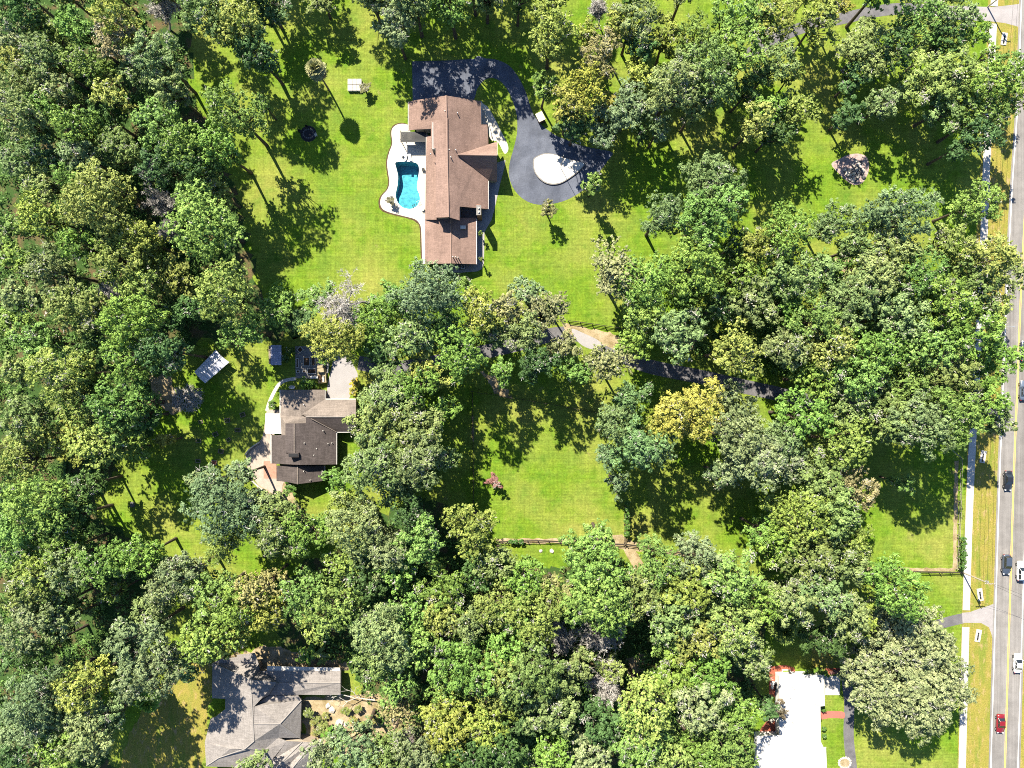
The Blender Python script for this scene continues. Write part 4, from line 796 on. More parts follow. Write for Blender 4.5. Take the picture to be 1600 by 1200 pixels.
for i, (x, y, r, h, c, l) in enumerate((
    (540, 1110, 9, 1.8, (.16, .20, .05), 'olive bush below the bleached fallen limb'), (552, 1124, 8, 1.6, (.20, .20, .05), 'yellowish bush right of the rusty capped boulder'),
    (566, 1134, 10, 2.0, (.14, .19, .05), 'olive bush above the tan stone mound'), (542, 1158, 9, 1.8, (.10, .20, .03), 'fresh green bush left of the tan stone mound'),
    (582, 1124, 11, 2.4, (.20, .20, .06), 'pale bush at the right end of the sandy yard'), (525, 1168, 10, 1.8, (.13, .19, .04), 'bush at the lower edge of the sandy yard'),
    (508, 1118, 7, 1.3, (.19, .21, .06), 'small pale tuft under the grey house wing corner'), (531, 1140, 8, 1.5, (.11, .22, .03), 'fresh green tuft right of the bright green bush'),
    (560, 1108, 8, 1.6, (.15, .18, .05), 'tuft at the broken end of the fallen limb'), (489, 1129, 6, 1.2, (.17, .19, .05), 'lowest small tuft beside the right wall of the grey roofed house'))):
    shrub(x, y, r, h, c, l, idx=i)
shrub(480, 1020, 18, 2.4, (.11, .20, .03), 'low green bush above the grey house porch', idx=2)
shrub(505, 1026, 16, 2.2, (.13, .19, .04), 'low light green bush above the right end of the grey house porch', idx=0)
shrub(1262, 1050, 7, 1.5, (.12, .22, .03), 'left bush of the row above the white roof', idx=1)
shrub(1273, 1048, 8, 1.6, (.12, .22, .03), 'middle bush of the row above the white roof', idx=2)
shrub(1286, 1051, 8, 1.7, (.11, .21, .03), 'right bush of the row above the white roof', idx=3)
shrub(1287, 1138, 4.5, 1.2, GR, 'round clipped bush at the right wall of the white roofed house', idx=1)
shrub(1287, 1149, 4.5, 1.2, GR, 'lower clipped bush at the right wall of the white roofed house', idx=2)
shrub(1285.5, 1108, 4.5, 1.3, GR, 'clipped bush in the entry notch of the white roofed house', idx=3)
shrub(1210, 1105, 17, 6.5, (.10, .085, .05), 'dark reddish bush shading the brick patio left of the white roof', 'young_tree', None, 'oak', 0)
for k in range(7):
    shrub(1502+(k % 2)*1.5, 842+k*7.2, 5.2, 2.6, (.06+.005*(k % 3), .14, .028), ['topmost clump of the hedge by the sidewalk', 'second clump from the top of the sidewalk hedge', 'third clump from the top of the sidewalk hedge', 'middle clump of the sidewalk hedge', 'third clump from the bottom of the sidewalk hedge', 'second clump from the bottom of the sidewalk hedge', 'bottom clump of the hedge beside the utility pole'][k], 'hedge_shrub', 'hedge clumps along the sidewalk', 'round', k)
for k in range(6):
    shrub(979, 786+k*9.5, 5.5, 2.2, (.07, .15+.01*(k % 2), .025), ['topmost ivy clump on the paddock side fence', 'second ivy clump down the paddock side fence', 'third ivy clump down the paddock side fence', 'fourth ivy clump down the paddock side fence', 'fifth ivy clump down the paddock side fence', 'lowest ivy clump at the paddock fence corner'][k], 'ivy_clump', 'ivy clumps on the paddock fence', 'round', k)
for k in range(3):
    shrub(798+k*8, 846, 5, 1.6, (.05, .13, .025), ['left', 'middle', 'right'][k]+' low vine clump on the lower paddock fence', 'ivy_clump', 'vine clumps on the lower paddock fence', 'round', k)
shrub(612, 315, 7, 2.0, (.10, .10, .05), 'grey green bush among the rocks at the pool deck tip', idx=1, style='oak')

# palms
def palm(px, py, Ht, label, nf=34, L=2.0, col=(.17, .18, .085)):
    p = W(px, py, Ht); t = thing('palm_tree', (p.x, p.y, 0), label, 'palm tree'); rng = random.Random(int(px)); b = MB()
    b.tube([(0, 0, -.1), (.05, 0, Ht*.4), (-.03, .03, Ht*.8), (0, 0, Ht)], [.24, .19, .19, .22], 8)
    for k in range(7): b.lathe((0, 0, Ht*(.55+.06*k)), [(.19, 0), (.24, .08), (.19, .16)], 8)
    b.build('trunk', M['barkpalm'], t, org=(0, 0, 0))
    v = []; f = []
    for k in range(13):                                  # one fan leaf: pleated blades spreading from the stalk's end
        a = math.radians(-96+16*k); l = L*(.50 if abs(k-6) > 4 else .58); n = len(v); w = .16*l
        c0 = np.array([.45*L, 0, 0]); d = np.array([math.cos(a), math.sin(a), 0]); s = np.array([-math.sin(a), math.cos(a), 0])
        v += [c0, c0+d*l*.55+s*w+np.array([0, 0, .04]), c0+d*l+np.array([0, 0, -.16*L*(.4+abs(math.sin(a)))]), c0+d*l*.55-s*w-np.array([0, 0, .05])]; f.append((n, n+1, n+2, n+3))
    n = len(v); v += [(0, -.03, 0), (.5*L, -.02, .03), (.5*L, .02, .03), (0, .03, 0)]; f.append((n, n+1, n+2, n+3))
    me = np_mesh('frond', np.array(v), np.array(f), [M['leaf']], attr=np.array([rng.uniform(.1, 1) for _ in f]))
    for k in range(nf):
        u = (k+.5)/nf; fr = link('frond', me, t); el = math.radians(86-120*u**.85); fr.rotation_euler = (rng.uniform(-.5, .5), -el, k*2.39996+rng.uniform(-.2, .2)); fr.location = (0, 0, Ht+.25-.5*u)
        s = rng.uniform(.85, 1.1)*(.75+.3*u); fr.scale = (s, s, s)
        q = rng.uniform(.75, 1.25); dead = u > .9; fr.color = ((.20*q, .16*q, .08*q, 1) if dead else (col[0]*q, col[1]*q, col[2]*q, 1))
palm(493, 107, 11.5, 'lone tall fan palm casting a round shadow on the upper lawn', 64, 2.5, (.25, .27, .12))
palm(1225, 985, 10, 'bushy palm standing above the white roofed house patio', 54, 3.4, (.16, .23, .05))
palm(231, 1096, 5.5, 'low bright green palm on the slope left of the grey roofed house', 40, 3.0, (.13, .25, .04))

# undergrowth of the woods: one mass that nobody could count
def undergrowth():
    rng = np.random.default_rng(11); cen = []; nrm = []; size = []; val = []
    polys = [[(-60,-60),(300,-60),(285,200),(340,300),(370,480),(300,520),(230,600),(180,710),(130,800),(220,880),(270,900),(220,1010),(150,1100),(170,1260),(-60,1260)], [(500,890),(640,800),(740,850),(800,872),(975,872),(1060,886),(1170,905),(1180,1100),(1170,1260),(620,1260),(560,1050),(480,1000)], [(520,490),(690,450),(800,500),(690,590),(680,760),(600,780),(570,700),(600,590)], [(960,450),(1180,410),(1310,390),(1480,420),(1510,640),(1420,660),(1260,600),(1000,535)]]
    def inside(x, y, P):
        c = False
        for i in range(len(P)):
            a, b = P[i], P[i-1]
            if (a[1] > y) != (b[1] > y) and x < (b[0]-a[0])*(y-a[1])/(b[1]-a[1])+a[0]: c = not c
        return c
    drive = [(x, 567+(x-560)*.02) for x in range(560, 1566, 20)]
    for P, N in zip(polys, (2000, 1500, 260, 700)):
        xs = [p[0] for p in P]; ys = [p[1] for p in P]; k = 0
        while k < N:
            x, y = rng.uniform(min(xs), max(xs)), rng.uniform(min(ys), max(ys))
            if not inside(x, y, P): continue
            k += 1; p = W(x, y); rr = rng.uniform(.6, 2.1); hz = rng.uniform(.4, 3.2); m = int(14+rr*rr*15); q = rng.normal(size=(m, 3)); q /= np.linalg.norm(q, axis=1, keepdims=True)
            cen.append(np.array([p.x, p.y, hz*.5])+q*np.array([rr, rr, hz*.5])*rng.uniform(.5, 1, size=(m, 1))); nrm.append(q*.5+np.array([0, 0, .7])+rng.normal(size=(m, 3))*.4); size.append(rng.uniform(.14, .34, m)); val.append(np.clip(rng.uniform(0, 1)*.6+rng.uniform(0, .4, m), 0, 1))
    v, f = leaf_cards(rng, np.concatenate(cen), np.concatenate(nrm), np.concatenate(size))
    o = link('undergrowth', np_mesh('undergrowth', v, f, [M['leaf']], attr=np.concatenate(val))); o.color = (.075, .150, .030, 1); tag(o, 'low green undergrowth covering the floor of the woods', 'undergrowth', kind='stuff')
undergrowth()
# ------------------------------------------------------------------ vehicles
def car(px, py, ang, kind, col, label, L=4.6, Wd=1.82):
    """built with its nose to +x, then turned; ang in degrees, 0 = nose to the right"""
    p = W(px, py, .7); t = thing('car', (p.x, p.y, .024), label, 'car', 'cars on the road'); t.rotation_euler = (0, 0, math.radians(ang))
    body = paint('car_paint', col); h = L/2; w = Wd/2; O = (0, 0, 0)
    suv = kind == 'suv'; belt = 1.02 if suv else .90; roof = 1.70 if suv else 1.44
    st = [(-h, .74, .42, belt-.22), (-h+.12, .92, .30, belt-.05), (-h*.72, .98, .22, belt), (-h*.3, 1.0, .2, belt), (h*.2, 1.0, .2, belt), (h*.42, .99, .2, belt-.02), (h*.75, .95, .22, belt-.14), (h-.16, .84, .28, belt-.24), (h, .62, .40, belt-.36)]
    vs = []; fs = []
    for x, k, z0, z1 in st:
        y = w*k
        for q in ((-y*.9, z0), (-y, z0+.18), (-y, z1-.14), (-y*.88, z1), (0, z1+.03), (y*.88, z1), (y, z1-.14), (y, z0+.18), (y*.9, z0)): vs.append((x, q[0], q[1]))
    n = 9
    for i in range(len(st)-1):
        for k in range(n): fs.append((i*n+k, (i+1)*n+k, (i+1)*n+(k+1) % n, i*n+(k+1) % n))
    fs += [tuple(range(n)), tuple(range((len(st)-1)*n, len(st)*n))[::-1]]
    mb = MB(); mb.add(vs, fs); mb.build('body', body, t, smooth=True, org=O)
    xr = -h*.88 if suv else -h*.66; x0, x1, x2, x3 = xr, xr+(.28 if suv else .62), h*.06, h*.40
    def ringz(z, a, b_, k): return [(a, -w*k, z), (b_, -w*k, z), (b_, w*k, z), (a, w*k, z)]
    g = MB(); g.add(ringz(belt-.02, x0, x3, .86)+ringz(roof-.03, x1, x2, .70), [(0,1,5,4),(1,2,6,5),(2,3,7,6),(3,0,4,7),(4,5,6,7)]); g.build('window_glass', M['glass'], t, org=O)
    r = MB(); r.add(ringz(roof-.04, x1-.05, x2+.05, .73)+ringz(roof+.02, x1+.05, x2-.06, .68), [(0,1,5,4),(1,2,6,5),(2,3,7,6),(3,0,4,7),(4,5,6,7),(3,2,1,0)]); r.build('roof', body, t, org=O)
    pl = MB()
    for s in (-1, 1):
        for (a, b_) in (((x0, belt), (x1, roof)), ((x3, belt), (x2, roof)), ((x1*.4+x2*.6, belt), (x1*.45+x2*.55, roof))): pl.tube([(a[0], s*w*.865, a[1]), (b_[0], s*w*.705, b_[1])], [.05, .045], 5)
    pl.build('pillars', body, t, org=O)
    for s in (-1, 1):
        MB().box((x3-.2, s*(w+.1), belt+.03), (.16, .22, .14)).build('mirror', body, t, org=O)
        MB().box((h-.13, s*w*.62, belt-.30), (.26, .36, .14), s*-.25).build('headlight', M['lens'], t, org=O)
        MB().box((-h+.05, s*w*.72, belt-.2), (.14, .34, .16), s*.2).build('taillight', M['redlens'], t, org=O)
        for x in (-h*.60, h*.62):
            ty = MB(); vv = []; k = 14
            for (rr, yy) in ((.2, -.11), (.32, -.11), (.33, 0), (.32, .11), (.2, .11)):
                for i in range(k): vv.append((x+rr*math.cos(2*math.pi*i/k), s*(w-.08)+yy, .33+rr*math.sin(2*math.pi*i/k)))
            ty.add(vv, [(j*k+i, j*k+(i+1) % k, (j+1)*k+(i+1) % k, (j+1)*k+i) for j in range(4) for i in range(k)])
            wh = ty.build('wheel', M['tyre'], t, org=O)
            rm = MB(); rm.add([(x+.2*math.cos(2*math.pi*i/10), s*(w+.01), .33+.2*math.sin(2*math.pi*i/10)) for i in range(10)], [tuple(range(10))]); rm.build('rim', M['rim'], wh, org=O)
    return t
car(1575.5, 751, -91.5, 'sedan', (.018, .02, .026), 'black car in the tree shadow by the road edge, nose down the photo')
car(1572.5, 882, -91.5, 'suv', (.05, .065, .095), 'dark blue grey car in the near lane, level with the utility pole')
car(1595.5, 892, 88.5, 'suv', (.72, .72, .72), 'white car cut by the right edge, beside the dark blue grey car')
car(1590.5, 1036, 88.5, 'sedan', (.74, .74, .73), 'white car in the far lane below the driveway apron')
car(1563.5, 1131, -91.8, 'hatch', (.20, .012, .018), 'dark red car in the near lane at the bottom right', 4.4)
car(1601, 548, 88.5, 'suv', (.03, .04, .07), 'dark blue car at the right edge level with the street lamp')
car(1600, 610, 88.5, 'sedan', (.09, .12, .17), 'blue grey car at the right edge beside the big roadside trees')

def tan_truck():
    p = W(503, 585, .8); t = thing('pickup_truck', (p.x, p.y, 0), 'tan vehicle with an open loaded bed parked beside the garden beds', 'truck'); O = (0, 0, 0)
    tan = mat('tan_paint', (.30, .25, .15), .6, .3, var=.12, scale=2); b = MB()
    b.box((0, .1, .62), (1.9, 4.0, .62), 0, .97).build('body', tan, t, org=O)
    MB().box((0, 1.75, 1.0), (1.75, .75, .2), 0, .92).build('hood', tan, t, org=O)
    c = MB(); c.box((0, .95, 1.25), (1.7, 1.1, .75), 0, .84); cb = c.build('cab', tan, t, org=O)
    MB().box((0, .40, 1.28), (1.35, .12, .5)).build('rear_window', M['glass'], cb, org=O); MB().box((0, 1.5, 1.28), (1.35, .1, .5)).build('windscreen', M['glass'], cb, org=O)
    for s in (-1, 1): MB().box((s*.9, -.95, 1.05), (.09, 2.1, .4)).build('bed_side', tan, t, org=O)
    MB().box((0, -1.98, 1.05), (1.85, .09, .4)).build('tailgate', tan, t, org=O)
    MB().box((-.35, -.9, 1.06), (.7, 1.6, .2), .15).build('load', M['brownwood'], t, org=O); MB().box((.3, -1.1, 1.1), (.45, 1.4, .25), -.1).build('load', M['offwhite'], t, org=O)
    for s in (-1, 1):
        for y in (1.35, -1.1):
            vv = [(s*.86+dx, y+.36*math.cos(2*math.pi*i/12), .36+.36*math.sin(2*math.pi*i/12)) for dx in (-.12, .12) for i in range(12)]
            MB().add(vv, [(i, (i+1) % 12, 12+(i+1) % 12, 12+i) for i in range(12)]+[tuple(range(12)), tuple(range(12, 24))]).build('wheel', M['tyre'], t, org=O)
    t.rotation_euler = (0, 0, math.radians(6))
tan_truck()

# ------------------------------------------------------------------ fences
POST = MB().box((0, 0, .7), (.15, .15, 1.4)).mesh('post', M['darkwood']); RAIL = MB().box((.5, 0, 0), (1, .05, .16)).mesh('rail', M['darkwood'])
def fence(pts, label, bay=2.45, zs=(.35, .78, 1.2), post=None, rail=None):
    P = [W(*p) for p in pts]; t = thing('rail_fence', P[0], label, 'fence', 'rail fences of the paddocks')
    for A, B in zip(P, P[1:]):
        d = B-A; n = max(1, round(d.length/bay)); a = math.atan2(d.y, d.x); rng = random.Random(int(A.x*10))
        for k in range(n+1):
            q = A+d*k/n-P[0]
            o = link('post', post or POST, t, (q.x, q.y, rng.uniform(-.06, .03))); o.rotation_euler = (0, 0, a)
            if k < n:
                for z in zs:
                    r = link('rail', rail or RAIL, t, (q.x-math.sin(a)*.09, q.y+math.cos(a)*.09, z+rng.uniform(-.03, .03))); r.scale = (d.length/n-.02, 1, 1); r.rotation_euler = (0, rng.uniform(-.012, .012), a)
    return t
fence([(737,612),(800,622),(870,634),(936,646)], 'dark rail fence along the upper side of the big paddock')
fence([(738,614),(739,700),(740,800)], 'dark rail fence down the left side of the big paddock')
fence([(776,846),(840,844),(908,847),(974,850)], 'dark rail fence along the lower side of the big paddock')
fence([(975,790),(975,848)], 'dark ivy covered fence between the two paddocks')
fence([(978,850),(1030,857),(1080,866),(1140,871)], 'dark rail fence below the right paddock, partly under trees')
fence([(888,502),(925,507),(965,513),(985,518)], 'dark three rail fence above the fenced drive bend')
fence([(1335,891),(1400,892),(1500,894)], 'dark rail fence along the lower edge of the lawn by the sidewalk')
lw = MB().box((0, 0, .6), (.1, .1, 1.2)).mesh('post', M['pole']); lr = MB().box((.5, 0, 0), (1, .04, .1)).mesh('rail', M['pole'])
fence([(1466,688),(1499,716),(1497,800),(1493,888)], 'pale rail fence along the right side of the roadside lawn', 2.6, (.5, 1.05), lw, lr)
lg = thing('railing', W(757, 190), 'white railing along the front walk of the brown house', 'railing')
for k in range(11):
    x, y = 756+(768-756)*k/10, 168+(214-168)*k/10; p = W(x, y)
    MB().box((p.x, p.y, .5), (.07, .07, 1.0)).build('post', M['white'], lg)
for z in (.95, .55):
    a, b_ = W(756, 168), W(768, 214); MB().tube([(a.x, a.y, z), (b_.x, b_.y, z)], [.045, .045], 5).build('rail', M['white'], lg)

# ------------------------------------------------------------------ poles, lamp, wires
def utility_pole(px, py, Ht, label, arm=2.2):
    p = W(px, py); t = thing('utility_pole', p, label, 'pole', 'utility poles by the road')
    MB().tube([(p.x, p.y, -.2), (p.x, p.y, Ht*.5), (p.x, p.y, Ht)], [.17, .145, .11], 8).build('shaft', M['pole'], t)
    MB().box((p.x, p.y, Ht-.5), (arm, .12, .14)).build('crossarm', M['wood'], t)
    for s in (-.9, -.45, .45, .9): MB().lathe((p.x+s*arm/2, p.y, Ht-.43), [(.05, 0), (.08, .06), (.05, .14), (.03, .2)], 8).build('insulator', M['offwhite'], t)
    MB().lathe((p.x+.3, p.y+.1, Ht-2.2), [(.2, 0), (.24, .1), (.24, .8), (.18, .9)], 10).build('transformer', M['metal'], t)
    return p
p1 = utility_pole(1503, 894, 10.0, 'pale utility pole at the fence corner beside the sidewalk, long shadow'); p0 = utility_pole(1543, 11, 10.0, 'utility pole by the sidewalk at the top right driveway apron')
def wire(A, B, sag, label):
    P = [Vector(A).lerp(Vector(B), k/12)-Vector((0, 0, sag*4*(k/12)*(1-k/12))) for k in range(13)]
    tag(MB().tube(P, [.022]*13, 4).build('power_line', M['black']), label, 'power line', 'power lines')
p2 = W(1640, 946)
wire((p1.x+.5, p1.y, 9.6), (p0.x+.5, p0.y, 9.6), 1.4, 'right power line running along the sidewalk between the poles')
wire((p1.x-.5, p1.y, 9.6), (p0.x-.5, p0.y, 9.6), 1.5, 'left power line running along the sidewalk between the poles')
wire((p1.x+1, p1.y, 9.6), (p2.x, p2.y, 8.4), .6, 'upper wire crossing the road from the lower utility pole'); wire((p1.x+.2, p1.y, 8.2), (p2.x, p2.y-1.5, 7.4), .7, 'lower wire crossing the road from the lower utility pole')
q = W(1517, 516); t = thing('street_lamp', q, 'grey street lamp with a long arm reaching over the road edge', 'street lamp')
MB().tube([(q.x, q.y, -.1), (q.x, q.y, 5), (q.x, q.y, 9)], [.11, .09, .07], 8).build('shaft', M['metal'], t)
MB().tube([(q.x, q.y, 8.8), (q.x+1.4, q.y+.05, 9.25), (q.x+3.1, q.y+.1, 9.3)], [.05, .045, .04], 6).build('arm', M['metal'], t)
MB().box((q.x+3.4, q.y+.1, 9.28), (.7, .26, .14), 0, .8).build('lamp_head', M['metal'], t)
q = W(876, 263); t = thing('flagpole', (q.x, q.y, .3), 'thin dark flagpole standing in the white gravel island', 'flagpole')
MB().tube([(q.x, q.y, .3), (q.x, q.y, 5), (q.x, q.y, 9.2)], [.075, .055, .04], 8).build('shaft', M['black'], t); MB().lathe((q.x, q.y, 9.2), [(.03, 0), (.1, .06), (.1, .14), (.03, .2)], 8).build('finial', M['metal'], t)
b = MB(); b.add([(q.x, q.y-.03, 8.9), (q.x+.18, q.y-.2, 8.7), (q.x+.22, q.y-.25, 7.7), (q.x, q.y-.03, 7.5), (q.x, q.y+.03, 8.9), (q.x+.2, q.y-.1, 8.7), (q.x+.26, q.y-.15, 7.7), (q.x, q.y+.03, 7.5)], [(0,1,2,3),(7,6,5,4),(0,4,5,1),(1,5,6,2),(2,6,7,3),(3,7,4,0)]); b.build('furled_flag', M['darkwood'], t)

# ------------------------------------------------------------------ culvert ends on the verge
def culvert(px, py, ang, label):
    p = W(px, py); t = thing('culvert_end', (p.x, p.y, 0), label, 'culvert', 'concrete culvert ends on the verge'); t.rotation_euler = (0, 0, math.radians(ang)); O = (0, 0, 0)
    b = MB(); x, y = .62, 1.45
    for c, d in (((-x+.2, 0, .07), (.42, 2*y, .2)), ((x-.2, 0, .07), (.42, 2*y, .2)), ((0, y-.35, .068), (.84, .7, .2)), ((0, -y+.12, .05), (.84, .24, .16))): b.box(c, d)
    b.build('headwall', M['concrete'], t, org=O); MB().box((0, -.1, -.0), (.44, 1.9, .03)).build('opening', M['black'], t, org=O)
    for k in range(2): MB().tube([(-.3, -.5+.7*k, .14), (.3, -.5+.7*k, .14)], [.03, .03], 6).build('grate_bar', M['metal'], t, org=O)
culvert(1535.5, 713.5, -10, 'pale concrete culvert end in the shaded verge left of the black car')
culvert(1531, 929, 8, 'pale concrete culvert end just above the driveway apron'); culvert(1528, 993, -10, 'pale concrete culvert end just below the driveway apron')
culvert(1568.5, 61, -8, 'pale concrete culvert end at the top right below the apron')

# ------------------------------------------------------------------ garden and yard things
q = W(482, 209); t = thing('fire_ring', q, 'dark stone fire ring on the shaded lawn left of the palm shadow', 'fire pit'); rng = random.Random(3)
MB().lathe((q.x, q.y, 0), [(1.9, -.02), (1.9, .03), (1.0, .035)], 20).build('ash_bed', M['ash'], t)
for k in range(16):
    a = 2*math.pi*k/16; MB().rock((q.x+1.25*math.cos(a), q.y+1.05*math.sin(a), -.02), .28, rng, .9).build('stone', M['stone'], t)
def lawn_chair(px, py, ang, label, m, cat='chair', nm='lawn_chair', grp='chairs on the lawn', z=0):
    p = W(px, py); t = thing(nm, (p.x, p.y, z), label, cat, grp); t.rotation_euler = (0, 0, math.radians(ang)); O = (0, 0, 0)
    MB().box((0, 0, .40), (.6, .55, .06)).build('seat', m, t, org=O); MB().box((0, -.30, .75), (.6, .07, .75)).build('backrest', m, t, org=O)
    for x in (-.27, .27):
        MB().box((x, -.02, .6), (.08, .6, .05)).build('armrest', m, t, org=O)
        for y in (-.24, .24): MB().box((x, y, .19), (.06, .06, .40)).build('leg', m, t, org=O)
lawn_chair(494, 212, 110, 'pale chair on the right side of the dark fire ring', M['offwhite']); lawn_chair(480, 200, 180, 'dark chair above the dark fire ring', M['black']); lawn_chair(470, 206, 250, 'dark chair on the left side of the dark fire ring', M['black'])

lab = ['upper left', 'upper middle', 'upper right', 'lower left', 'lower middle', 'lower right']
for k in range(6):
    x, y = 547.6+(k % 3)*7.4, 129.5+(k//3)*9.6; p = W(x, y); t = thing('storage_crate', (p.x, p.y, 0), f'{lab[k]} pale crate of the six set together on the upper lawn', 'crate', 'six pale crates on the lawn')
    w_, d_ = 1.0, 1.32; MB().box((p.x, p.y, .33), (w_-.06, d_-.06, .62)).build('box', M['offwhite'], t); MB().box((p.x, p.y, .67), (w_, d_, .07)).build('lid', M['concrete'], t)
    for s in (-1, 1): MB().box((p.x, p.y+s*(d_/2-.16), .72), (w_-.1, .09, .04)).build('batten', M['offwhite'], t)

sheet('mulch_bed', PX(smooth_poly([(1299,256),(1312,248),(1325,242),(1341,240),(1354,245),(1358,260),(1355,274),(1347,286),(1334,289),(1322,282),(1308.5,269)], 3)), .012, M['palemulch'])
q = W(1336, 268); rng = random.Random(9); t = thing('rock_pile', q, 'heap of pale and dark rocks with dry brush on the pale mulch bed', 'rock pile')
for k in range(46):
    a = rng.uniform(0, 6.28); r = 2.5*math.sqrt(rng.uniform(0, 1)); h_ = max(0, 1.1-.42*r); MB().rock((q.x+r*math.cos(a), q.y+r*math.sin(a), h_*.6), rng.uniform(.28, .6), rng, .8).build('rock', M['palestone'] if rng.random() < .55 else M['stone'], t)
b = MB()
for k in range(60):
    a = rng.uniform(0, 6.28); r = 2.3*math.sqrt(rng.uniform(0, 1)); e = rng.uniform(.2, 1.2); x, y = q.x+r*math.cos(a), q.y+r*math.sin(a); a2 = rng.uniform(0, 6.28)
    b.tube([(x, y, .9-.3*r*.5), (x+.7*math.cos(a2), y+.7*math.sin(a2), 1.2+e*.3-.2*r)], [.035, .02], 3, cap=False)
tag(b.build('dry_sticks', M['twig'], t), kind='stuff')

# white and blue metal canopy, its posts
t = thing('canopy', W(331, 573), 'pale gabled metal canopy standing askew at the wood edge', 'canopy')
e0, e1, r0, r1, f0, f1 = W(337, 546.6, 2.2), W(303.4, 581.4, 2.2), W(346.3, 556.6, 2.9), W(311.5, 591.2, 2.9), W(358.4, 565.8, 2.2), W(320.5, 599, 2.2)
n = 6
for k in range(n):
    for A, B, Cc, D in ((e0, e1, r0, r1), (r0, r1, f0, f1)):
        P = [A.lerp(B, k/n+.004), A.lerp(B, (k+1)/n-.004), Cc.lerp(D, (k+1)/n-.004), Cc.lerp(D, k/n+.004)]; MB().slab3([tuple(v) for v in P], .05).build('roof_panel', M['canvas'], t)
MB().tube([r0+Vector((0, 0, .03)), r1+Vector((0, 0, .03))], [.06, .06], 6).build('ridge_cap', M['offwhite'], t)
for a in (e0.lerp(f0, .04), e0.lerp(f0, .96), e1.lerp(f1, .04), e1.lerp(f1, .96), e0.lerp(e1, .5).lerp(f0.lerp(f1, .5), .04), e0.lerp(e1, .5).lerp(f0.lerp(f1, .5), .96)): MB().tube([(a.x, a.y, -.05), (a.x, a.y, 2.2)], [.05, .05], 6).build('post', M['metal'], t)

q = W(431, 554.5); t = thing('garden_shed', q, 'small shed with blue grey metal roof in the shade left of garden beds', 'shed'); O = ORG[t.name]
MB().prism([(W(x, y).x, W(x, y).y) for x, y in ((424.5,541),(438.5,541),(438.5,569),(424.5,569))], -.05, 2.1).build('wall', M['wood'], t)
for k in range(9):
    y0, y1 = 539+k*3.5+.08, 539+(k+1)*3.5-.08; P = [W(422.8, y0, 2.2), W(439.6, y0, 2.5), W(439.6, y1, 2.5), W(422.8, y1, 2.2)]; MB().slab3([tuple(v) for v in P], .06).build('roof_panel', M['bluemetal'], t)
p = W(438.6, 560); MB().box((p.x+.03, p.y, 1.0), (.08, .9, 1.9)).build('door', M['brownwood'], t)

def bed(px, py, w_, h_, ang, label, m, fill='mulch', hh=.35, grp='framed garden beds'):
    p = W(px, py); t = thing('garden_bed', (p.x, p.y, 0), label, 'garden bed', grp); t.rotation_euler = (0, 0, math.radians(ang)); a, b_ = w_*S/2, h_*S/2; O = (0, 0, 0); k = .06
    for c, d in (((0, b_-k, hh/2), (2*a, 2*k, hh)), ((0, -b_+k, hh/2), (2*a, 2*k, hh)), ((a-k, 0, hh/2), (2*k, 2*b_-4*k-.01, hh)), ((-a+k, 0, hh/2), (2*k, 2*b_-4*k-.01, hh))): MB().box(c, d).build('board', m, t, org=O)
    MB().box((0, 0, hh*.3), (2*a-4*k-.02, 2*b_-4*k-.02, hh*.6)).build('soil', M[fill], t, org=O)
for a in ((469.6,546.6,8,8,45,'diamond set pale framed bed at the top of the garden paving'),(479.5,565,11,14.5,0,'large pale framed bed in the middle of the garden paving'),(489.8,565,7,14.5,0,'narrow pale framed bed right of the large middle bed'),(465,567.5,4,15,0,'slim pale framed bed at the left edge of the garden paving'),(487.5,580,14,8,0,'wide framed bed of bare soil beside the tan vehicle'),(466,580.5,5,5,0,'small square bed at the lower left of the garden paving'),(475.5,580.5,5,5,0,'small square bed left of the wide soil bed')): bed(*a[:5], a[5], M['offwhite'])
fr = [(355.6,656.6,8.5,7,4,'dark square frame on the shaded lawn, nearest the brush pile of the pale pair'),(379.5,648,8,7,20,'tilted frame at the upper right of the lawn frames'),(371.8,671.8,8.5,6.5,0,'pale frame on the lawn left of the white porch roof'),(337,678.6,8,7,25,'tilted thin frame in the middle of the lawn frames'),(357.5,687,6,5.5,35,'small bright frame in the middle of the lawn frames'),(310.7,688.7,8,6.5,0,'leftmost upper frame on the shaded lawn'),(345.6,705,8,7,-10,'faint frame above the reddish frame on the shaded lawn'),(310,720,7.5,6,0,'lower left faint frame on the shaded lawn'),(334.6,722.6,9,7,0,'reddish filled frame lowest on the shaded lawn'),(314,659,6,5,10,'small frame just below the brush pile')]
for i, a in enumerate(fr): bed(*a[:5], a[5], M['wood'], 'redbrick' if i == 8 else 'floor', .28, 'low frames on the shaded lawn')

q = W(293, 622); rng = random.Random(21); t = thing('brush_pile', q, 'big heap of grey leafless branches left below the pale canopy', 'brush pile'); bb = []
b = MB()
for k in range(420):
    a = rng.uniform(0, 6.28); r = 3.6*math.sqrt(rng.uniform(0, 1)); z = max(.1, 1.5-.38*r)*rng.uniform(.4, 1.1); a2 = rng.uniform(0, 6.28); L = rng.uniform(.4, 1.1); x, y = q.x+r*math.cos(a), q.y+r*.85*math.sin(a)
    b.tube([(x-L*math.cos(a2), y-L*math.sin(a2), max(.02, z-.15)), (x, y, z), (x+L*math.cos(a2+.3), y+L*math.sin(a2+.3), max(.03, z+rng.uniform(-.2, .25)))], [.045, .035, .015], 3, cap=False)
tag(b.build('branches', M['twig'], t), kind='stuff')
for k in range(9):
    a = rng.uniform(0, 6.28); MB().tube([(q.x-2.6*math.cos(a), q.y-2.2*math.sin(a), .15), (q.x+.3, q.y, .9+.1*k), (q.x+2.8*math.cos(a), q.y+2.3*math.sin(a), .25)], [.11, .09, .05], 6).build('log', M['barkpale'], t)
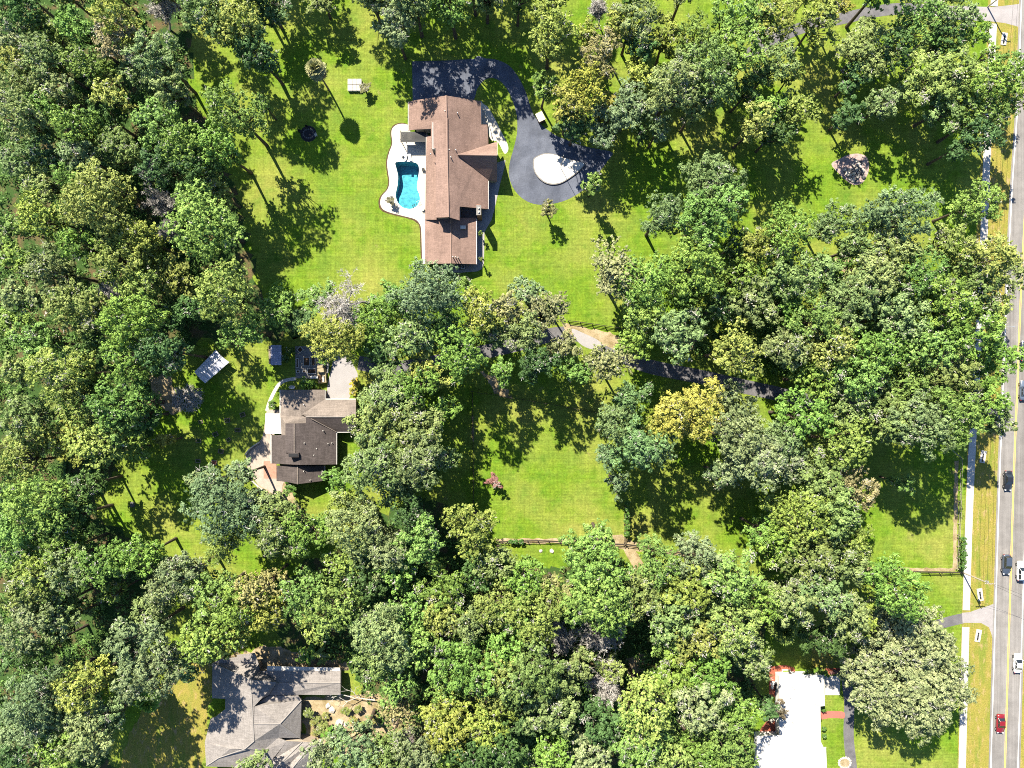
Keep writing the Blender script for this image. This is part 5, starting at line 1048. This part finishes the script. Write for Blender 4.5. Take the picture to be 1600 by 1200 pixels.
q = W(547, 1086); t = thing('fallen_branch', (q.x, q.y, 0), 'bleached dead limb lying by the end of the grey house wing', 'branch'); rng = random.Random(5)
def limb(p, d, L, r, lev):
    e = p+d*L; MB().tube([p, p.lerp(e, .5)+Vector((0, 0, .1)), e], [r, r*.8, r*.55], 5).build('limb', M['twig'], t)
    if lev < 3:
        for s in (-1, 1):
            dd = Vector((d.x, d.y, d.z+rng.uniform(-.05, .25))); dd.rotate(Matrix.Rotation(s*rng.uniform(.4, .9), 3, 'Z')); limb(p.lerp(e, rng.uniform(.5, 1)), dd, L*rng.uniform(.5, .75), r*.6, lev+1)
limb(Vector((q.x+6, q.y-.8, .9)), Vector((-.97, .22, .18)), 4.2, .15, 0)
limb(Vector((q.x+1.2, q.y+.2, 1.7)), Vector((-.95, .3, .12)), 3.4, .12, 0)

for k, (x, y, r, l) in enumerate(((519,1109,.9,'pale boulder at the upper left of the sandy yard'),(530,1129,1.1,'boulder with a rusty cap in the middle of the sandy yard'),(555,1146,1.5,'large tan mound of stone in the sandy yard'),(566,1152,1.4,'grey boulder touching the tan mound in the sandy yard'),(500,1160,.9,'pale boulder at the lower left of the sandy yard'),(513,1103,.7,'small pale boulder near the grey house wing corner'),(540,1132,.6,'small pale boulder right of the rusty capped boulder'),(845,861,.55,'left white boulder below the lower paddock fence'),(862,861,.6,'right white boulder below the lower paddock fence'),(893,858,.7,'white boulder at the right end of the lower paddock fence'),(604,310,.7,'pale rock at the upper side of the pool deck tip'),(617,322,.8,'pale rock at the lower side of the pool deck tip'),(611,309,.55,'dark rock in the middle of the pool deck tip'),(207,789,.8,'dark stone in the round grass clearing'))):
    p = W(x, y); rng = random.Random(k); bb = MB(); bb.rock((p.x, p.y, -.05), r, rng, .75); tag(bb.build('boulder', M['stone'] if 'dark' in l else M['sand'] if 'tan' in l else M['palestone']), l, 'boulder', 'boulders in the yards')
q = W(1320, 1192); rng = random.Random(31); t = thing('stone_ring', q, 'round ring of pale stones beside the curved asphalt drive', 'stone ring')
for k in range(14): a = 6.283*k/14; MB().rock((q.x+1.35*math.cos(a), q.y+1.2*math.sin(a), -.03), .36, rng, .7).build('stone', M['palestone'], t)
MB().lathe((q.x, q.y, 0), [(1.15, 0), (1.1, .1), (.3, .16)], 16).build('gravel', M['sand'], t)

# pool side
def lounger(px, py, ang, label):
    p = W(px, py); t = thing('sun_lounger', (p.x, p.y, .05), label, 'sun lounger', 'loungers on the pool deck'); t.rotation_euler = (0, 0, math.radians(ang)); O = (0, 0, 0)
    MB().box((0, .25, .32), (.62, 1.3, .07)).build('seat', M['white'], t, org=O); b = MB(); b.add([(-.31, -.4, .3), (.31, -.4, .3), (.31, -.95, .75), (-.31, -.95, .75), (-.31, -.4, .36), (.31, -.4, .36), (.31, -.92, .82), (-.31, -.92, .82)], [(3,2,1,0),(4,5,6,7),(0,1,5,4),(1,2,6,5),(2,3,7,6),(3,0,4,7)]); b.build('backrest', M['white'], t, org=O)
    for x in (-.26, .26):
        for y in (-.35, .8): MB().box((x, y, .15), (.06, .06, .3)).build('leg', M['metal'], t, org=O)
lounger(628, 240, 20, 'left white lounger on the deck above the pool'); lounger(634, 247, -15, 'middle white lounger at the top rim of the pool'); lounger(641, 247, 10, 'right white lounger at the top rim of the pool')
lawn_chair(665-3.5, 266, 90, 'small dark chair against the house wall beside the pool', M['black'], grp='chairs by the pool', z=.05); lawn_chair(661, 328, 90, 'pale chair against the house wall at the pool foot', M['offwhite'], grp='chairs by the pool', z=.05)
def pergola():
    q = W(640, 212); t = thing('pergola', (q.x, q.y, .05), 'dark slatted pergola in the deck corner below the house wing', 'pergola')
    A, B = W(626, 207, 2.5), W(664, 221, 2.5)
    for x in (627, 664):
        for y in (207.5, 220.5): p = W(x, y, 1.2); MB().box((p.x, p.y, 1.25), (.13, .13, 2.42)).build('post', M['black'], t)
    for y in (207.5, 220.5): p, r = W(625.5, y, 2.5), W(665, y, 2.5); MB().box(((p.x+r.x)/2, p.y, 2.52), (r.x-p.x, .1, .16)).build('beam', M['black'], t)
    for k in range(22): p = W(626.5+k*1.78, 214, 2.6); MB().box((p.x, p.y, 2.655), (.2, 2.4, .09)).build('slat', M['black'], t)
    for k in range(9): p = W(645.5, 207.2+k*1.72, 2.75); MB().box((p.x, p.y, 2.74), (5.7, .19, .06)).build('lath', M['black'], t)
pergola()
def ac(px, py, label, fan=True):
    p = W(px, py); t = thing('air_conditioner', (p.x, p.y, .04), label, 'air conditioner', 'air conditioners'); MB().box((p.x, p.y, .47), (.9, .9, .86)).build('case', M['metal'], t)
    f = MB().lathe((p.x, p.y, .90), [(.36, 0), (.36, .03), (.3, .035)], 16).build('fan_grille', M['black'], t); MB().lathe((p.x, p.y, .935), [(.1, 0), (.1, .03)], 10).build('fan_hub', M['metal'], f)
ac(714.5, 419, 'left air conditioner on the slab below the brown house wing'); ac(723.5, 418, 'right air conditioner on the slab below the brown house wing')
q = W(844, 186); t = thing('utility_cabinet', q, 'dark cabinet with pale top on the right edge of the main drive', 'cabinet')
MB().box((q.x, q.y, .7), (1.5, 1.9, 1.5), .45).build('case', M['brickwall'], t); MB().box((q.x, q.y, 1.5), (1.7, 2.1, .12), .45).build('lid', M['palestone'], t); MB().box((q.x+.75, q.y-1.05, .7), (.9, .06, 1.1), .45).build('door', M['black'], t)
q = W(457, 605); t = thing('garden_tub', q, 'white oval tub beside the path above the dark roofed house', 'tub')
b = MB(); k = 18; vs = []
for rr, z in ((.42, 0), (.55, .5), (.60, .52), (.52, .5), (.40, .1)):
    for i in range(k): vs.append((q.x+rr*1.25*math.cos(6.2832*i/k), q.y+rr*.72*math.sin(6.2832*i/k), z))
b.add(vs, [(j*k+i, j*k+(i+1) % k, (j+1)*k+(i+1) % k, (j+1)*k+i) for j in range(4) for i in range(k)]+[tuple(range(4*k, 5*k))]); b.build('basin', M['white'], t)
t = thing('white_fence', W(513.5, 575), 'short white panel fence between the tan vehicle and the pale drive', 'fence')
a, b_ = W(514.5, 570), W(513, 582)
for k in range(7): p = a.lerp(b_, k/6); MB().box((p.x, p.y, .6), (.05, .24, 1.2)).build('picket', M['white'], t)
for z in (.3, .95): MB().tube([(a.x+.06, a.y, z), (b_.x+.06, b_.y, z)], [.035, .035], 5).build('rail', M['white'], t)
for i, (x, y, l) in enumerate(((488, 589.5, 'left pale board leaning flat by the garden paving'), (494.5, 589.5, 'right pale board leaning flat by the garden paving'))):
    p = W(x, y); t = thing('paving_board', (p.x, p.y, 0), l, 'board', 'pale boards by the garden'); MB().box((p.x, p.y, .25), (.75, .6, .08)).build('top', M['white'], t); MB().box((p.x, p.y, .1), (.6, .45, .2)).build('base', M['wood'], t)
# barbecue corner at the white house
q = W(1210, 1066); t = thing('barbecue', q, 'black and white barbecue on the brick patio left of the white roof', 'barbecue')
MB().box((q.x, q.y, .45), (1.3, .6, .85)).build('cabinet', M['white'], t); l = MB(); l.lathe((q.x, q.y, .88), [(.42, 0), (.42, .12), (.3, .3), (.1, .36)], 12); l.build('hood', M['black'], t)
MB().box((q.x-.95, q.y, .8), (.5, .5, .05)).build('side_shelf', M['metal'], t)
t = thing('patio_table', W(1213, 1073), 'dark round table on the brick patio below the barbecue', 'table'); q = ORG[t.name]
MB().lathe((q.x, q.y, .70), [(.65, 0), (.65, .05)], 18).build('tabletop', M['black'], t); MB().lathe((q.x, q.y, 0), [(.3, 0), (.06, .08), (.06, .72)], 10).build('pedestal', M['black'], t)
lawn_chair(1206, 1072, 270, 'white chair left of the dark patio table', M['white'], grp='chairs on the brick patio'); lawn_chair(1214, 1081, 0, 'white chair below the dark patio table', M['white'], grp='chairs on the brick patio')
bed(1228, 1049.5, 13, 7, 0, 'small planted bed inside the brick patio above the white roof', M['white'], 'lawn', .25)
for i, (x, y) in enumerate(((1298,1050),(1304,1048),(1310,1049))):
    p = W(x, y); t = thing('flower_pot', (p.x, p.y, 0), ('left', 'middle', 'right')[i]+' reddish pot above the pale entry pad', 'pot', 'pots by the entry pad'); MB().lathe((p.x, p.y, 0), [(.28, 0), (.4, .5), (.44, .52), (.36, .5)], 10).build('bowl', M['terracotta'], t); MB().rock((p.x, p.y, .48), .4, random.Random(i), .9).build('plant', M['pinkleaf'], t)
sheet('entry_path', PX([(1290,1044),(1316,1044),(1318,1053),(1290,1054)]), .012, M['redbrick'])
# table and sheds in the trees right of the sandy yard
t = thing('garden_shed', W(640, 1143), 'small shed with brown roof half under the trees right of the sandy yard', 'shed'); O = ORG[t.name]
a = W(640, 1143); MB().box((a.x, a.y, 1.05), (2.2, 3.2, 2.2)).build('wall', M['wood'], t); 
for s in (-1, 1):
    P = [(a.x, a.y-1.8, 2.9), (a.x, a.y+1.8, 2.9), (a.x+s*1.4, a.y+1.8, 2.1), (a.x+s*1.4, a.y-1.8, 2.1)]; MB().slab3(P, .1).build('roof_slope', M['roofB2'] if s > 0 else M['roofB'], t)
MB().box((a.x, a.y-1.62, .95), (.9, .08, 1.85)).build('door', M['brownwood'], t)
